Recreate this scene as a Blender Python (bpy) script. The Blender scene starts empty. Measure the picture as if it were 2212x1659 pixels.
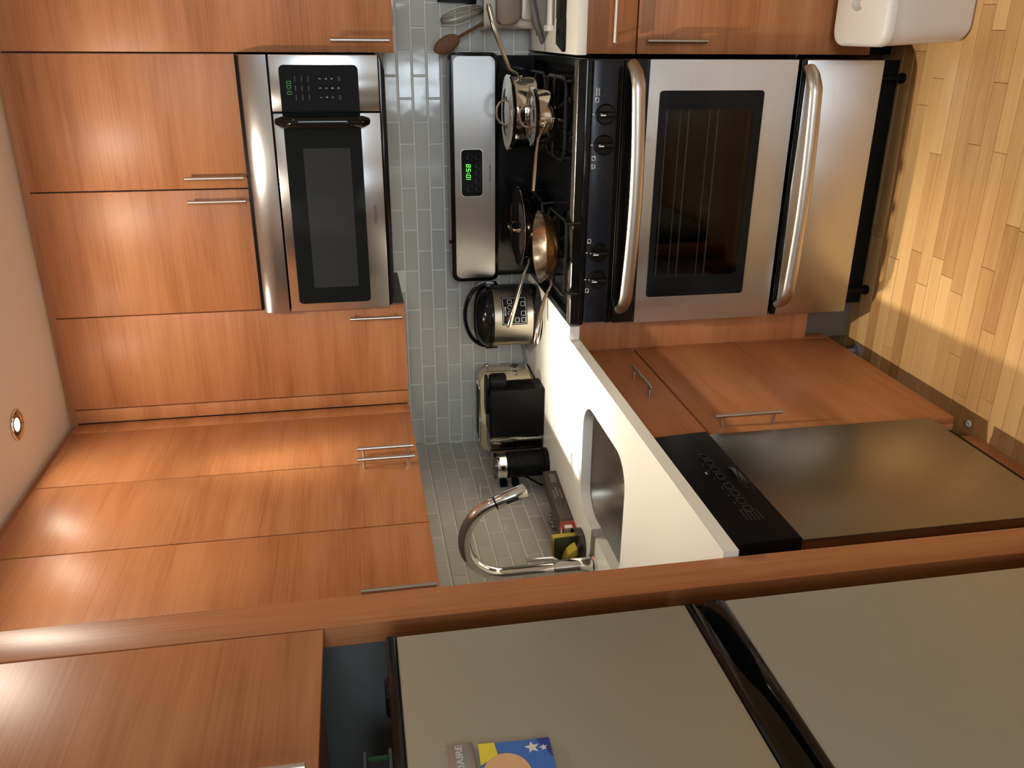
import bpy, bmesh, math, random
from mathutils import Vector, Matrix
random.seed(7)
PI = math.pi
C = bpy.context.scene.collection
sc = bpy.context.scene

# ---------------------------------------------------------------- camera
YAW, PITCH, ROLL, FPX = 0.3994, -0.1683, -0.0628, 1837.4
CAM = Vector((1.522, -3.0429, 1.531))
cyw, syw = math.cos(YAW), math.sin(YAW)
f0 = Vector((-syw, cyw, 0)); r0 = Vector((cyw, syw, 0)); u0 = Vector((0, 0, 1))
cp, sp = math.cos(PITCH), math.sin(PITCH)
f1 = cp*f0 + sp*u0; u1 = cp*u0 - sp*f0
cr, sr = math.cos(ROLL), math.sin(ROLL)
r2 = cr*r0 + sr*u1; u2 = cr*u1 - sr*r0
cd = bpy.data.cameras.new('camera'); cam = bpy.data.objects.new('camera', cd); C.objects.link(cam)
M = Matrix.Identity(4)                       # the phone was held turned: photo right = down in the room
M.col[0] = (*(-u2), 0); M.col[1] = (*r2, 0); M.col[2] = (*(-f1), 0); M.col[3] = (*CAM, 1)
cam.matrix_world = M
cd.sensor_fit = 'HORIZONTAL'; cd.sensor_width = 36.0; cd.lens = 36.0*FPX/2212.0
cd.clip_start = 0.02
sc.camera = cam

# ---------------------------------------------------------------- world, lights, exposure
w = bpy.data.worlds.new('daylight'); sc.world = w; w.use_nodes = True
bg = w.node_tree.nodes['Background']; bg.inputs[0].default_value = (0.84, 0.92, 1.0, 1); bg.inputs[1].default_value = 10.5
sc.view_settings.view_transform = 'Standard'; sc.view_settings.look = 'None'
sc.view_settings.gamma = 1.0; sc.view_settings.use_curve_mapping = False
sc.view_settings.exposure = 0.74
CEIL = 2.486
FZ = -0.09
WARM = (1.0, 0.90, 0.75)
# x, y, beam power, glow power: a recessed reflector lamp throws a beam and a weak wide glow
LAMPS = [(0.513, -0.72, ((105, 37), (34, 50)), 1.6), (1.02, -1.13, ((60, 80),), 22), (2.6, -1.6, ((10, 90),), 9)]
for i, (x, y, beams, g) in enumerate(LAMPS):
    for (nm, pw, ang, bl) in [('downlight_beam', p, a_, 1.0) for p, a_ in beams] + [('downlight_glow', g, 176, 0.3)]:
        l = bpy.data.lights.new(nm, 'SPOT'); l.energy = pw; l.color = WARM
        l.spot_size = math.radians(ang); l.spot_blend = bl; l.shadow_soft_size = 0.024
        o = bpy.data.objects.new(nm, l); C.objects.link(o); o.location = (x, y, CEIL - 0.007)
WX0, WX1, WZ0, WZ1, WY = 0.78, 1.26, 0.42, 2.30, -6.2          # window in the rear wall
RX, VX0, VX1, VZ0, VZ1 = 3.6, 1.75, 3.50, 0.95, 2.42              # second rear opening, unseen, added to bring in daylight fill
for (pos, rot, sx_, sy_) in ((((WX0+WX1)/2, WY-0.12, (WZ0+WZ1)/2), (PI/2, 0, 0), WX1-WX0, WZ1-WZ0), (((VX0+VX1)/2, WY-0.12, (VZ0+VZ1)/2), (PI/2, 0, 0), VX1-VX0, VZ1-VZ0)):
    l = bpy.data.lights.new('window_portal', 'AREA'); l.shape = 'RECTANGLE'; l.size = sx_; l.size_y = sy_
    l.cycles.is_portal = True
    o = bpy.data.objects.new('window_portal', l); C.objects.link(o); o.location = pos; o.rotation_euler = rot
try:
    sc.cycles.use_denoising = True
    sc.cycles.max_bounces = 12; sc.cycles.transparent_max_bounces = 32; sc.cycles.sample_clamp_indirect = 6.0
    sc.cycles.caustics_reflective = False; sc.cycles.caustics_refractive = False
except Exception:
    pass

# ---------------------------------------------------------------- materials
def srgb(r, g, b):
    f = lambda c: c/12.92 if c <= 0.04045 else ((c+0.055)/1.055)**2.4
    return (f(r/255), f(g/255), f(b/255), 1)
def nodes(name):
    m = bpy.data.materials.new(name); m.use_nodes = True
    nt = m.node_tree
    return m, nt, nt.nodes['Principled BSDF'], nt.nodes, nt.links
def plain(name, col, rough=0.5, metal=0.0, coat=0.0, spec=0.5, noise=0.0, nscale=40, bump=0.0):
    m, nt, b, N, L = nodes(name)
    b.inputs['Base Color'].default_value = col if len(col) == 4 else (*col, 1)
    b.inputs['Roughness'].default_value = rough; b.inputs['Metallic'].default_value = metal
    b.inputs['Coat Weight'].default_value = coat; b.inputs['Specular IOR Level'].default_value = spec
    b.inputs['Coat Roughness'].default_value = 0.08
    geo = N.new('ShaderNodeNewGeometry')
    nz = N.new('ShaderNodeTexNoise'); nz.inputs['Scale'].default_value = nscale; nz.inputs['Detail'].default_value = 4
    L.new(geo.outputs['Position'], nz.inputs['Vector'])
    if noise > 0:
        mr = N.new('ShaderNodeMapRange'); mr.inputs['To Min'].default_value = rough*(1-noise); mr.inputs['To Max'].default_value = min(1, rough*(1+noise)+0.02)
        L.new(nz.outputs[0], mr.inputs[0]); L.new(mr.outputs[0], b.inputs['Roughness'])
    if bump > 0:
        bp = N.new('ShaderNodeBump'); bp.inputs['Strength'].default_value = bump; bp.inputs['Distance'].default_value = 0.001
        L.new(nz.outputs[0], bp.inputs['Height']); L.new(bp.outputs[0], b.inputs['Normal'])
    return m
def wood(name, axis, dark, mid, light, rough=0.41, along=1.6, across=42.0):
    """laminate with the grain running along one world axis"""
    m, nt, b, N, L = nodes(name)
    geo = N.new('ShaderNodeNewGeometry'); oi = N.new('ShaderNodeObjectInfo')
    add = N.new('ShaderNodeVectorMath'); add.operation = 'ADD'
    sc_ = N.new('ShaderNodeVectorMath'); sc_.operation = 'SCALE'; sc_.inputs['Scale'].default_value = 13.0
    cmb = N.new('ShaderNodeCombineXYZ')
    for k in range(3): L.new(oi.outputs['Random'], cmb.inputs[k])
    L.new(cmb.outputs[0], sc_.inputs[0]); L.new(geo.outputs['Position'], add.inputs[0]); L.new(sc_.outputs[0], add.inputs[1])
    def mapped(a, c):
        mp = N.new('ShaderNodeMapping'); s = [c, c, c]; s[axis] = a
        mp.inputs['Scale'].default_value = s; L.new(add.outputs[0], mp.inputs['Vector']); return mp
    n1 = N.new('ShaderNodeTexNoise'); n1.inputs['Scale'].default_value = 1.0; n1.inputs['Detail'].default_value = 5; n1.inputs['Distortion'].default_value = 0.25
    L.new(mapped(along*0.55, across*0.26).outputs[0], n1.inputs['Vector'])
    n2 = N.new('ShaderNodeTexNoise'); n2.inputs['Scale'].default_value = 1.0; n2.inputs['Detail'].default_value = 3
    L.new(mapped(along*2.2, across*7).outputs[0], n2.inputs['Vector'])
    n3 = N.new('ShaderNodeTexNoise'); n3.inputs['Scale'].default_value = 1.0; n3.inputs['Detail'].default_value = 2; n3.inputs['Distortion'].default_value = 0.6
    L.new(mapped(along*2, across*0.6).outputs[0], n3.inputs['Vector'])
    cr_ = N.new('ShaderNodeValToRGB'); cr_.color_ramp.elements[0].position = 0.37; cr_.color_ramp.elements[0].color = dark
    cr_.color_ramp.elements[1].position = 0.63; cr_.color_ramp.elements[1].color = light
    e = cr_.color_ramp.elements.new(0.5); e.color = mid
    m1 = N.new('ShaderNodeMath'); m1.operation = 'MULTIPLY_ADD'; m1.inputs[1].default_value = 0.30
    m2 = N.new('ShaderNodeMath'); m2.operation = 'MULTIPLY_ADD'; m2.inputs[1].default_value = 0.25
    m3 = N.new('ShaderNodeMath'); m3.operation = 'MULTIPLY'; m3.inputs[1].default_value = 0.45
    L.new(n1.outputs[0], m3.inputs[0]); L.new(n2.outputs[0], m1.inputs[0]); L.new(m3.outputs[0], m1.inputs[2])
    L.new(n3.outputs[0], m2.inputs[0]); L.new(m1.outputs[0], m2.inputs[2])
    L.new(m2.outputs[0], cr_.inputs[0]); L.new(cr_.outputs[0], b.inputs['Base Color'])
    b.inputs['Roughness'].default_value = rough; b.inputs['Specular IOR Level'].default_value = 0.35
    return m
CH = (srgb(158, 99, 59), srgb(180, 118, 75), srgb(192, 131, 87))
M_woodX = wood('cherry_grain_x', 0, *CH); M_woodY = wood('cherry_grain_y', 1, *CH); M_woodZ = wood('cherry_grain_z', 2, *CH)
M_baseX, M_baseY = M_woodX, M_woodY
M_carc = plain('carcass_melamine', srgb(104, 94, 86), 0.55, noise=0.2)
M_inner = plain('grey_panel', srgb(92, 93, 92), 0.5, noise=0.2)

def steel(name, grain, tang, col=(0.60, 0.605, 0.60), rough=0.27, an=0.75):
    m, nt, b, N, L = nodes(name)
    b.inputs['Metallic'].default_value = 1.0; b.inputs['Roughness'].default_value = rough
    b.inputs['Anisotropic'].default_value = an
    cx = N.new('ShaderNodeCombineXYZ')
    for k in range(3): cx.inputs[k].default_value = tang[k]
    L.new(cx.outputs[0], b.inputs['Tangent'])
    geo = N.new('ShaderNodeNewGeometry'); mp = N.new('ShaderNodeMapping')
    mp.inputs['Scale'].default_value = [3 if abs(t) > .5 else 900 for t in grain]
    L.new(geo.outputs['Position'], mp.inputs['Vector'])
    nz = N.new('ShaderNodeTexNoise'); nz.inputs['Scale'].default_value = 1.0; nz.inputs['Detail'].default_value = 2
    L.new(mp.outputs[0], nz.inputs['Vector'])
    mx = N.new('ShaderNodeMixRGB'); mx.inputs[1].default_value = (*[c*0.93 for c in col], 1); mx.inputs[2].default_value = (*[min(1, c*1.06) for c in col], 1)
    L.new(nz.outputs[0], mx.inputs[0]); L.new(mx.outputs[0], b.inputs['Base Color'])
    return m
M_steelX = steel('brushed_steel_x', (1, 0, 0), (0, 0, 1), an=0.85, rough=0.30)
M_steelMW = steel('brushed_steel_microwave', (1, 0, 0), (0, 0, 1), rough=0.22, an=0.7)
M_handle = plain('satin_nickel', (0.56, 0.52, 0.45), 0.32, 1.0, noise=0.05)
M_bar = plain('brushed_bar', (0.58, 0.54, 0.48), 0.34, 1.0, noise=0.05)
M_chrome = plain('chrome', (0.80, 0.78, 0.75), 0.06, 1.0, noise=0.2)
M_rack = plain('rack_wire', (0.60, 0.60, 0.60), 0.35, 0.2, noise=0.1)
M_pot = plain('polished_steel', (0.58, 0.53, 0.44), 0.10, 1.0, noise=0.3)
M_pan_in = plain('worn_pan_interior', (0.52, 0.45, 0.35), 0.22, 1.0, noise=0.4, nscale=60)
M_pan_out = plain('seasoned_pan_outside', (0.22, 0.13, 0.06), 0.25, 0.9, noise=0.5, nscale=30)
M_black = plain('black_enamel', (0.006, 0.006, 0.006), 0.12, 0, coat=0.0, spec=0.3, noise=0.3)
M_blackp = plain('black_plastic', (0.006, 0.006, 0.006), 0.40, spec=0.12, noise=0.2)
M_blackg = plain('black_gloss_plastic', (0.006, 0.006, 0.006), 0.12, spec=0.28, noise=0.3)
M_glassb = plain('black_glass', (0.010, 0.012, 0.013), 0.06, spec=0.14, noise=0.2)
M_panelb = plain('control_panel_blue_black', (0.009, 0.011, 0.016), 0.25, spec=0.3, noise=0.2)
M_iron = plain('cast_iron', (0.007, 0.007, 0.007), 0.28, spec=0.35, noise=0.3, bump=0.05, nscale=300)
M_counter = plain('white_quartz', srgb(240, 237, 226), 0.22, noise=0.2, nscale=120)
M_fridge = plain('fridge_grey_skin', (0.38, 0.36, 0.28), 0.42, 0.3, noise=0.15, nscale=25)
M_white = plain('white_plastic', srgb(226, 222, 216), 0.42, noise=0.15)
M_outlet = plain('outlet_plastic', srgb(205, 205, 196), 0.35, noise=0.1)
M_cream = plain('cream_enamel', srgb(226, 208, 168), 0.2, coat=0.3, noise=0.2)
M_crock = plain('cream_stoneware', srgb(206, 198, 180), 0.3, noise=0.2)
M_taupe = plain('taupe_silicone', srgb(140, 122, 104), 0.55, noise=0.2)
M_wspoon = plain('beech_spoon', srgb(122, 78, 46), 0.6, noise=0.2, bump=0.2)
M_towel = plain('grey_terry', srgb(120, 120, 118), 0.95, noise=0.05, bump=0.9, nscale=500)
M_yellow = plain('sponge_yellow', srgb(190, 170, 60), 0.9, bump=0.8, nscale=260)
M_green = plain('scour_green', srgb(62, 66, 40), 0.95, bump=0.9, nscale=600)
M_red = plain('red_card', srgb(150, 52, 34), 0.5, noise=0.1)
M_darkcard = plain('dark_card', srgb(62, 56, 48), 0.5, noise=0.1)
M_print = plain('grey_print', srgb(106, 100, 88), 0.5, noise=0.1)
M_paper = plain('white_card', srgb(228, 222, 208), 0.6, noise=0.1)
M_plaster = plain('ceiling_paint', srgb(244, 238, 229), 0.85, noise=0.05, bump=0.05)
M_wall = plain('wall_paint', srgb(216, 210, 200), 0.85, noise=0.05, bump=0.05)
M_grout = plain('pale_grout', srgb(246, 244, 238), 0.8, noise=0.1, bump=0.3, nscale=300)
M_rubber = plain('rubber', (0.02, 0.02, 0.02), 0.7, noise=0.1)
M_lettd = plain('dark_lettering', (0.05, 0.05, 0.055), 0.4, noise=0.1)
M_lettw = plain('white_lettering', (0.75, 0.75, 0.72), 0.5, noise=0.1)
M_lettg = plain('faint_grey_lettering', (0.05, 0.05, 0.05), 0.5, noise=0.1)
M_lettp = plain('pale_lettering', (0.62, 0.62, 0.58), 0.4, noise=0.1)
M_badge = plain('badge_metal', (0.42, 0.40, 0.36), 0.3, 0.7, noise=0.1)
M_navy = plain('navy_card', srgb(32, 38, 48), 0.5, noise=0.1)
M_greenbox = plain('green_card', srgb(38, 96, 56), 0.5, noise=0.1)
M_grime = plain('worn_grey_rim', srgb(120, 122, 122), 0.4, noise=0.1)
M_mblue = plain('magnet_blue', srgb(62, 112, 190), 0.3, noise=0.1)
M_mdblue = plain('magnet_dark_blue', srgb(40, 56, 140), 0.3, noise=0.1)
M_myel = plain('magnet_yellow', srgb(232, 214, 60), 0.3, noise=0.1)
M_mpeach = plain('magnet_peach', srgb(226, 178, 132), 0.3, noise=0.1)
def tilemat():
    m, nt, b, N, L = nodes('grey_glazed_tile')
    oi = N.new('ShaderNodeObjectInfo'); r = N.new('ShaderNodeValToRGB')
    r.color_ramp.elements[0].color = srgb(204, 201, 192); r.color_ramp.elements[1].color = srgb(214, 211, 202)
    L.new(oi.outputs['Random'], r.inputs[0]); L.new(r.outputs[0], b.inputs['Base Color'])
    b.inputs['Roughness'].default_value = 0.09; b.inputs['Coat Weight'].default_value = 0.3; b.inputs['Coat Roughness'].default_value = 0.04
    geo = N.new('ShaderNodeNewGeometry'); nz = N.new('ShaderNodeTexNoise'); nz.inputs['Scale'].default_value = 9
    L.new(geo.outputs['Position'], nz.inputs['Vector'])
    bp = N.new('ShaderNodeBump'); bp.inputs['Strength'].default_value = 0.25; bp.inputs['Distance'].default_value = 0.004
    L.new(nz.outputs[0], bp.inputs['Height']); L.new(bp.outputs[0], b.inputs['Normal'])
    return m
M_tile = tilemat()
def plankmat(name, island):
    m, nt, b, N, L = nodes(name)
    geo = N.new('ShaderNodeNewGeometry'); oi = N.new('ShaderNodeObjectInfo')
    rnd = geo.outputs['Random Per Island'] if island else oi.outputs['Random']
    cmb = N.new('ShaderNodeCombineXYZ')
    for k in range(3): L.new(rnd, cmb.inputs[k])
    s = N.new('ShaderNodeVectorMath'); s.operation = 'SCALE'; s.inputs['Scale'].default_value = 37.0
    a = N.new('ShaderNodeVectorMath'); a.operation = 'ADD'
    L.new(cmb.outputs[0], s.inputs[0]); L.new(geo.outputs['Position'], a.inputs[0]); L.new(s.outputs[0], a.inputs[1])
    mp = N.new('ShaderNodeMapping'); mp.inputs['Scale'].default_value = (2.5, 38, 10); L.new(a.outputs[0], mp.inputs['Vector'])
    n1 = N.new('ShaderNodeTexNoise'); n1.inputs['Scale'].default_value = 1; n1.inputs['Detail'].default_value = 6; n1.inputs['Distortion'].default_value = 1.2
    L.new(mp.outputs[0], n1.inputs['Vector'])
    r1 = N.new('ShaderNodeValToRGB'); r1.color_ramp.elements[0].color = srgb(158, 115, 68); r1.color_ramp.elements[1].color = srgb(216, 177, 121)
    r1.color_ramp.elements[0].position = 0.0; r1.color_ramp.elements[1].position = 1.0
    e = r1.color_ramp.elements.new(0.45); e.color = srgb(195, 152, 97)
    mx = N.new('ShaderNodeMath'); mx.operation = 'MULTIPLY_ADD'; mx.inputs[1].default_value = 0.62
    m2 = N.new('ShaderNodeMath'); m2.operation = 'MULTIPLY_ADD'; m2.inputs[1].default_value = 0.7; m2.inputs[2].default_value = -0.16
    L.new(n1.outputs[0], m2.inputs[0]); L.new(rnd, mx.inputs[0]); L.new(m2.outputs[0], mx.inputs[2])
    L.new(mx.outputs[0], r1.inputs[0]); L.new(r1.outputs[0], b.inputs['Base Color'])
    b.inputs['Roughness'].default_value = 0.34
    return m
M_plank = plankmat('oak_plank', False); M_plankfield = plankmat('oak_plank_field', True)
def emis(name, col, s):
    m, nt, b, N, L = nodes(name)
    b.inputs['Base Color'].default_value = (0.01, 0.01, 0.01, 1); b.inputs['Emission Color'].default_value = (*col, 1); b.inputs['Emission Strength'].default_value = s
    return m
M_led = emis('green_display', (0.10, 1.0, 0.06), 1.6); M_leddim = emis('dim_green_display', (0.10, 0.5, 0.12), 0.35)
M_bulb = emis('lamp_bulb', (1.0, 0.86, 0.66), 30)
def clear(name, tint=(1, 1, 1), gl=0.12, rough=0.03):
    m, nt, b, N, L = nodes(name)
    tr = N.new('ShaderNodeBsdfTransparent'); tr.inputs[0].default_value = (*tint, 1)
    g = N.new('ShaderNodeBsdfGlossy'); g.inputs['Roughness'].default_value = rough
    fr = N.new('ShaderNodeFresnel'); fr.inputs[0].default_value = 1.45
    ad = N.new('ShaderNodeMath'); ad.operation = 'ADD'; ad.inputs[1].default_value = gl*0.2
    L.new(fr.outputs[0], ad.inputs[0])
    mx = N.new('ShaderNodeMixShader'); L.new(ad.outputs[0], mx.inputs[0]); L.new(tr.outputs[0], mx.inputs[1]); L.new(g.outputs[0], mx.inputs[2])
    L.new(mx.outputs[0], N['Material Output'].inputs['Surface'])
    return m
M_clear = clear('clear_plastic', (0.86, 0.85, 0.80)); M_water = clear('water', (0.8, 0.82, 0.78)); M_pane = clear('window_pane', (0.95, 0.97, 0.98), 0.05)
M_ovenglass = clear('smoked_glass', (0.58, 0.58, 0.57), 0.0); M_smoke = clear('smoky_plastic', (0.50, 0.47, 0.43), 0.3, 0.15)
M_mwglass = plain('microwave_screen', (0.032, 0.036, 0.040), 0.08, spec=0.2, noise=0.2)

# ---------------------------------------------------------------- geometry helpers
def nb(): return bmesh.new()
def box(bm, x0, x1, y0, y1, z0, z1, bev=0.0, seg=2):
    t = nb()
    vs = [t.verts.new((x, y, z)) for x in (x0, x1) for y in (y0, y1) for z in (z0, z1)]
    for q in ((0, 1, 3, 2), (4, 6, 7, 5), (0, 4, 5, 1), (2, 3, 7, 6), (0, 2, 6, 4), (1, 5, 7, 3)):
        t.faces.new([vs[i] for i in q])
    if bev > 0:
        bmesh.ops.bevel(t, geom=t.edges[:], offset=bev, segments=seg, profile=0.5, affect='EDGES')
    bmesh.ops.recalc_face_normals(t, faces=t.faces[:])
    merge(bm, t)
    return bm
def merge(bm, t, mat=None):
    me = bpy.data.meshes.new('tmp'); t.to_mesh(me); t.free()
    if mat is not None: me.transform(mat)
    bm.from_mesh(me); bpy.data.meshes.remove(me)
def rrect(x0, x1, z0, z1, r, n=6):
    """counter-clockwise rounded rectangle; r = one radius or four (bottom-left, bottom-right, top-right, top-left)"""
    if not isinstance(r, (tuple, list)): r = (r,)*4
    P = []
    for (cx, cz, rr, a0) in ((x0+r[0], z0+r[0], r[0], PI), (x1-r[1], z0+r[1], r[1], 1.5*PI), (x1-r[2], z1-r[2], r[2], 0), (x0+r[3], z1-r[3], r[3], .5*PI)):
        for i in range(n+1):
            a = a0 + .5*PI*i/n
            P.append((cx+rr*math.cos(a), cz+rr*math.sin(a)))
    return P
AX = {'x': lambda a, b, d: (d, a, b), 'y': lambda a, b, d: (a, d, b), 'z': lambda a, b, d: (a, b, d)}
def prism(bm, pts, axis, d0, d1, bev=0.0):
    """outline extruded along an axis: axis x -> pts are (y,z); y -> (x,z); z -> (x,y)"""
    f = AX[axis]; t = nb()
    a = [t.verts.new(f(p[0], p[1], d0)) for p in pts]; b = [t.verts.new(f(p[0], p[1], d1)) for p in pts]
    n = len(pts)
    fa = t.faces.new(a); fb = t.faces.new(b[::-1])
    for i in range(n): t.faces.new((a[i], b[i], b[(i+1) % n], a[(i+1) % n]))
    if bev > 0:
        bmesh.ops.bevel(t, geom=list(fa.edges)+list(fb.edges), offset=bev, segments=2, profile=0.5, affect='EDGES')
    bmesh.ops.recalc_face_normals(t, faces=t.faces[:])
    merge(bm, t); return bm
def ringplate(bm, outer, inner, axis, d0, d1):
    """plate with a hole; both loops have the same number of points"""
    f = AX[axis]; t = nb(); n = len(outer)
    L_ = [[t.verts.new(f(p[0], p[1], d)) for p in lp] for lp in (outer, inner) for d in (d0, d1)]
    o0, o1, i0, i1 = L_
    for i in range(n):
        j = (i+1) % n
        t.faces.new((o0[i], o0[j], i0[j], i0[i])); t.faces.new((o1[i], i1[i], i1[j], o1[j]))
        t.faces.new((o0[i], o1[i], o1[j], o0[j])); t.faces.new((i0[i], i0[j], i1[j], i1[i]))
    bmesh.ops.remove_doubles(t, verts=t.verts[:], dist=1e-6)
    bmesh.ops.recalc_face_normals(t, faces=t.faces[:])
    merge(bm, t); return bm
def tube(bm, path, rad, n=10, closed=False, cap=True):
    """swept round tube; rad may be one number or one per point, or (a,b) ellipse handled by two-number tuples"""
    P = [Vector(p) for p in path]; m = len(P); t = nb(); rings = []
    up = None
    for i in range(m):
        if closed: d = (P[(i+1) % m]-P[i-1]).normalized()
        else: d = (P[min(i+1, m-1)]-P[max(i-1, 0)]).normalized()
        if up is None:
            up = Vector((0, 0, 1)) if abs(d.z) < 0.9 else Vector((1, 0, 0))
        s = d.cross(up).normalized(); up = s.cross(d).normalized()
        rr = rad[i] if isinstance(rad, list) else rad
        ra, rb = rr if isinstance(rr, tuple) else (rr, rr)
        rings.append([t.verts.new(P[i]+s*ra*math.cos(2*PI*k/n)+up*rb*math.sin(2*PI*k/n)) for k in range(n)])
    for i in range(m if closed else m-1):
        A, B = rings[i], rings[(i+1) % m]
        for k in range(n): t.faces.new((A[k], A[(k+1) % n], B[(k+1) % n], B[k]))
    if not closed and cap:
        t.faces.new(rings[0][::-1]); t.faces.new(rings[-1])
    bmesh.ops.recalc_face_normals(t, faces=t.faces[:])
    merge(bm, t); return bm
def lathe(bm, prof, cx, cy, n=40, close=False, mat=None):
    """profile of (radius, z) turned about the vertical through (cx,cy); radius 0 makes a pole"""
    t = nb(); rings = []
    for r, z in prof:
        if r < 1e-6: rings.append([t.verts.new((cx, cy, z))])
        else: rings.append([t.verts.new((cx+r*math.cos(2*PI*k/n), cy+r*math.sin(2*PI*k/n), z)) for k in range(n)])
    m = len(rings)
    for i in range(m if close else m-1):
        A, B = rings[i], rings[(i+1) % m]
        for k in range(n):
            k2 = (k+1) % n
            if len(A) == 1 and len(B) == 1: continue
            if len(A) == 1: t.faces.new((A[0], B[k], B[k2]))
            elif len(B) == 1: t.faces.new((A[k], A[k2], B[0]))
            else: t.faces.new((A[k], A[k2], B[k2], B[k]))
    bmesh.ops.recalc_face_normals(t, faces=t.faces[:])
    merge(bm, t, mat); return bm
def ball(bm, c, r, seg=16, sc3=(1, 1, 1)):
    t = nb(); bmesh.ops.create_uvsphere(t, u_segments=seg, v_segments=seg//2+2, radius=r)
    merge(bm, t, Matrix.Translation(c) @ Matrix.Diagonal((*sc3, 1))); return bm
def root_of(o):
    while o.parent: o = o.parent
    return o
def obj(name, bm, mat, parent=None, label=None, ang=0.6):
    """links a bmesh (built in world coordinates) as ONE object; under a parent its origin is the thing's base"""
    me = bpy.data.meshes.new(name)
    if parent is not None:
        off = root_of(parent).location; bmesh.ops.translate(bm, verts=bm.verts[:], vec=-Vector(off))
    bm.to_mesh(me); bm.free()
    for p in me.polygons: p.use_smooth = True
    try: me.set_sharp_from_angle(angle=ang)
    except Exception: pass
    if mat: me.materials.append(mat)
    o = bpy.data.objects.new(name, me); C.objects.link(o)
    if parent is not None: o.parent = parent
    if label: o['label'] = label
    return o
def thing(name, label, cat, loc, group=None):
    o = bpy.data.objects.new(name, None); C.objects.link(o); o.location = loc; o.empty_display_size = 0.05
    o['label'] = label; o['category'] = cat
    if group: o['group'] = group
    return o
def tag(o, label, cat, group=None):
    o['label'] = label; o['category'] = cat
    if group: o['group'] = group
    return o
def struct(name, bm, mat, parent=None):
    o = obj(name, bm, mat, parent)
    if parent is None: o['kind'] = 'structure'
    return o
def text(name, s, size, mat, parent, pos, face='y', depth=0.0006, align='CENTER', tilt=None, sx=1.0, italic=0.0):
    cu = bpy.data.curves.new('t', 'FONT'); cu.body = s; cu.size = size; cu.extrude = depth; cu.align_x = align; cu.align_y = 'CENTER'; cu.shear = italic
    cu.resolution_u = 3
    to = bpy.data.objects.new('t', cu); C.objects.link(to)
    dg = bpy.context.evaluated_depsgraph_get(); me = bpy.data.meshes.new_from_object(to.evaluated_get(dg))
    bpy.data.objects.remove(to); bpy.data.curves.remove(cu)
    bm = nb(); bm.from_mesh(me); bpy.data.meshes.remove(me)
    if tilt is not None: R = tilt
    elif face == 'y': R = Matrix(((1, 0, 0), (0, 0, -1), (0, 1, 0)))
    else: R = Matrix(((0, 0, 1), (1, 0, 0), (0, 1, 0)))
    T = Matrix.Translation(pos) @ R.to_4x4() @ Matrix.Diagonal((sx, 1, 1, 1))
    bmesh.ops.transform(bm, matrix=T, verts=bm.verts[:])
    return obj(name, bm, mat, parent)
SEG = {'0': 'abcdef', '1': 'bc', '5': 'acdfg', '8': 'abcdefg'}
def seven(bm, s, x, z, y, w_, h, t, slant=0.12, gap=0.35):
    for ch in s:
        if ch == ':':
            for k in (0.32, 0.68):
                zz = z+h*k; box(bm, x+slant*h*k, x+slant*h*k+t, y-0.0006, y, zz-t/2, zz+t/2)
            x += t+w_*gap; continue
        for sg in SEG[ch]:
            x0, x1, z0, z1 = {'a': (0, w_, h-t, h), 'd': (0, w_, 0, t), 'g': (0, w_, h/2-t/2, h/2+t/2), 'b': (w_-t, w_, h/2, h), 'c': (w_-t, w_, 0, h/2),
                              'f': (0, t, h/2, h), 'e': (0, t, 0, h/2)}[sg]
            g = t*0.18; q = [(x+x0+g+slant*(z0+g), z+z0+g), (x+x1-g+slant*(z0+g), z+z0+g), (x+x1-g+slant*(z1-g), z+z1-g), (x+x0+g+slant*(z1-g), z+z1-g)]
            prism(bm, q, 'y', y-0.0006, y)
        x += w_*(1+gap)
    return bm

# ---------------------------------------------------------------- fixed measures
XR0, XR1, CT = 0.697, 1.456, 0.914
WX, WYB = -0.02, 0.05                      # tile faces of the left and the back wall

# ================================================================ ROOM SHELL
fl = struct('floor', box(nb(), WX-0.12, RX, -6.3, WYB+0.12, FZ-0.06, FZ-0.012), plain('subfloor', srgb(110, 80, 50), 0.8, noise=0.1))
PWD = 0.050
def plankbox(bm, x0, x1, y0, y1):
    dz = random.uniform(-0.0006, 0.0004); b = 0.0009; zt = FZ+dz; zb = FZ-0.012
    lo = [(x0, y0), (x1, y0), (x1, y1), (x0, y1)]; hi = [(x0+b, y0+b), (x1-b, y0+b), (x1-b, y1-b), (x0+b, y1-b)]
    v = [bm.verts.new((*p, zb)) for p in lo] + [bm.verts.new((*p, zt-b)) for p in lo] + [bm.verts.new((*p, zt)) for p in hi]
    for i in range(4):
        j = (i+1) % 4
        bm.faces.new((v[i], v[j], v[4+j], v[4+i])); bm.faces.new((v[4+i], v[4+j], v[8+j], v[8+i]))
    bm.faces.new(v[8:12])
field = nb()
y = WYB
row = 0
while y > -6.2:
    near = -1.72 < y < -0.30
    x = WX - random.uniform(0, 0.5)
    while x < RX:
        ln = random.choice((0.28, 0.36, 0.45, 0.55, 0.66, 0.8, 0.95)); x1 = min(x+ln, RX)
        xa = max(x, WX)
        if x1 - xa > 0.02:
            if near and xa < 2.4 and x1 > 0.3:
                b = nb(); plankbox(b, xa+0.0004, x1-0.0004, y-PWD+0.0004, y-0.0004); obj('floor_plank', b, M_plank, fl)
            else:
                plankbox(field, xa+0.0004, x1-0.0004, y-PWD+0.0004, y-0.0004)
        x = x1
    y -= PWD; row += 1
o = obj('plank_field', field, M_plankfield, fl); o['kind'] = 'stuff'

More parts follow.
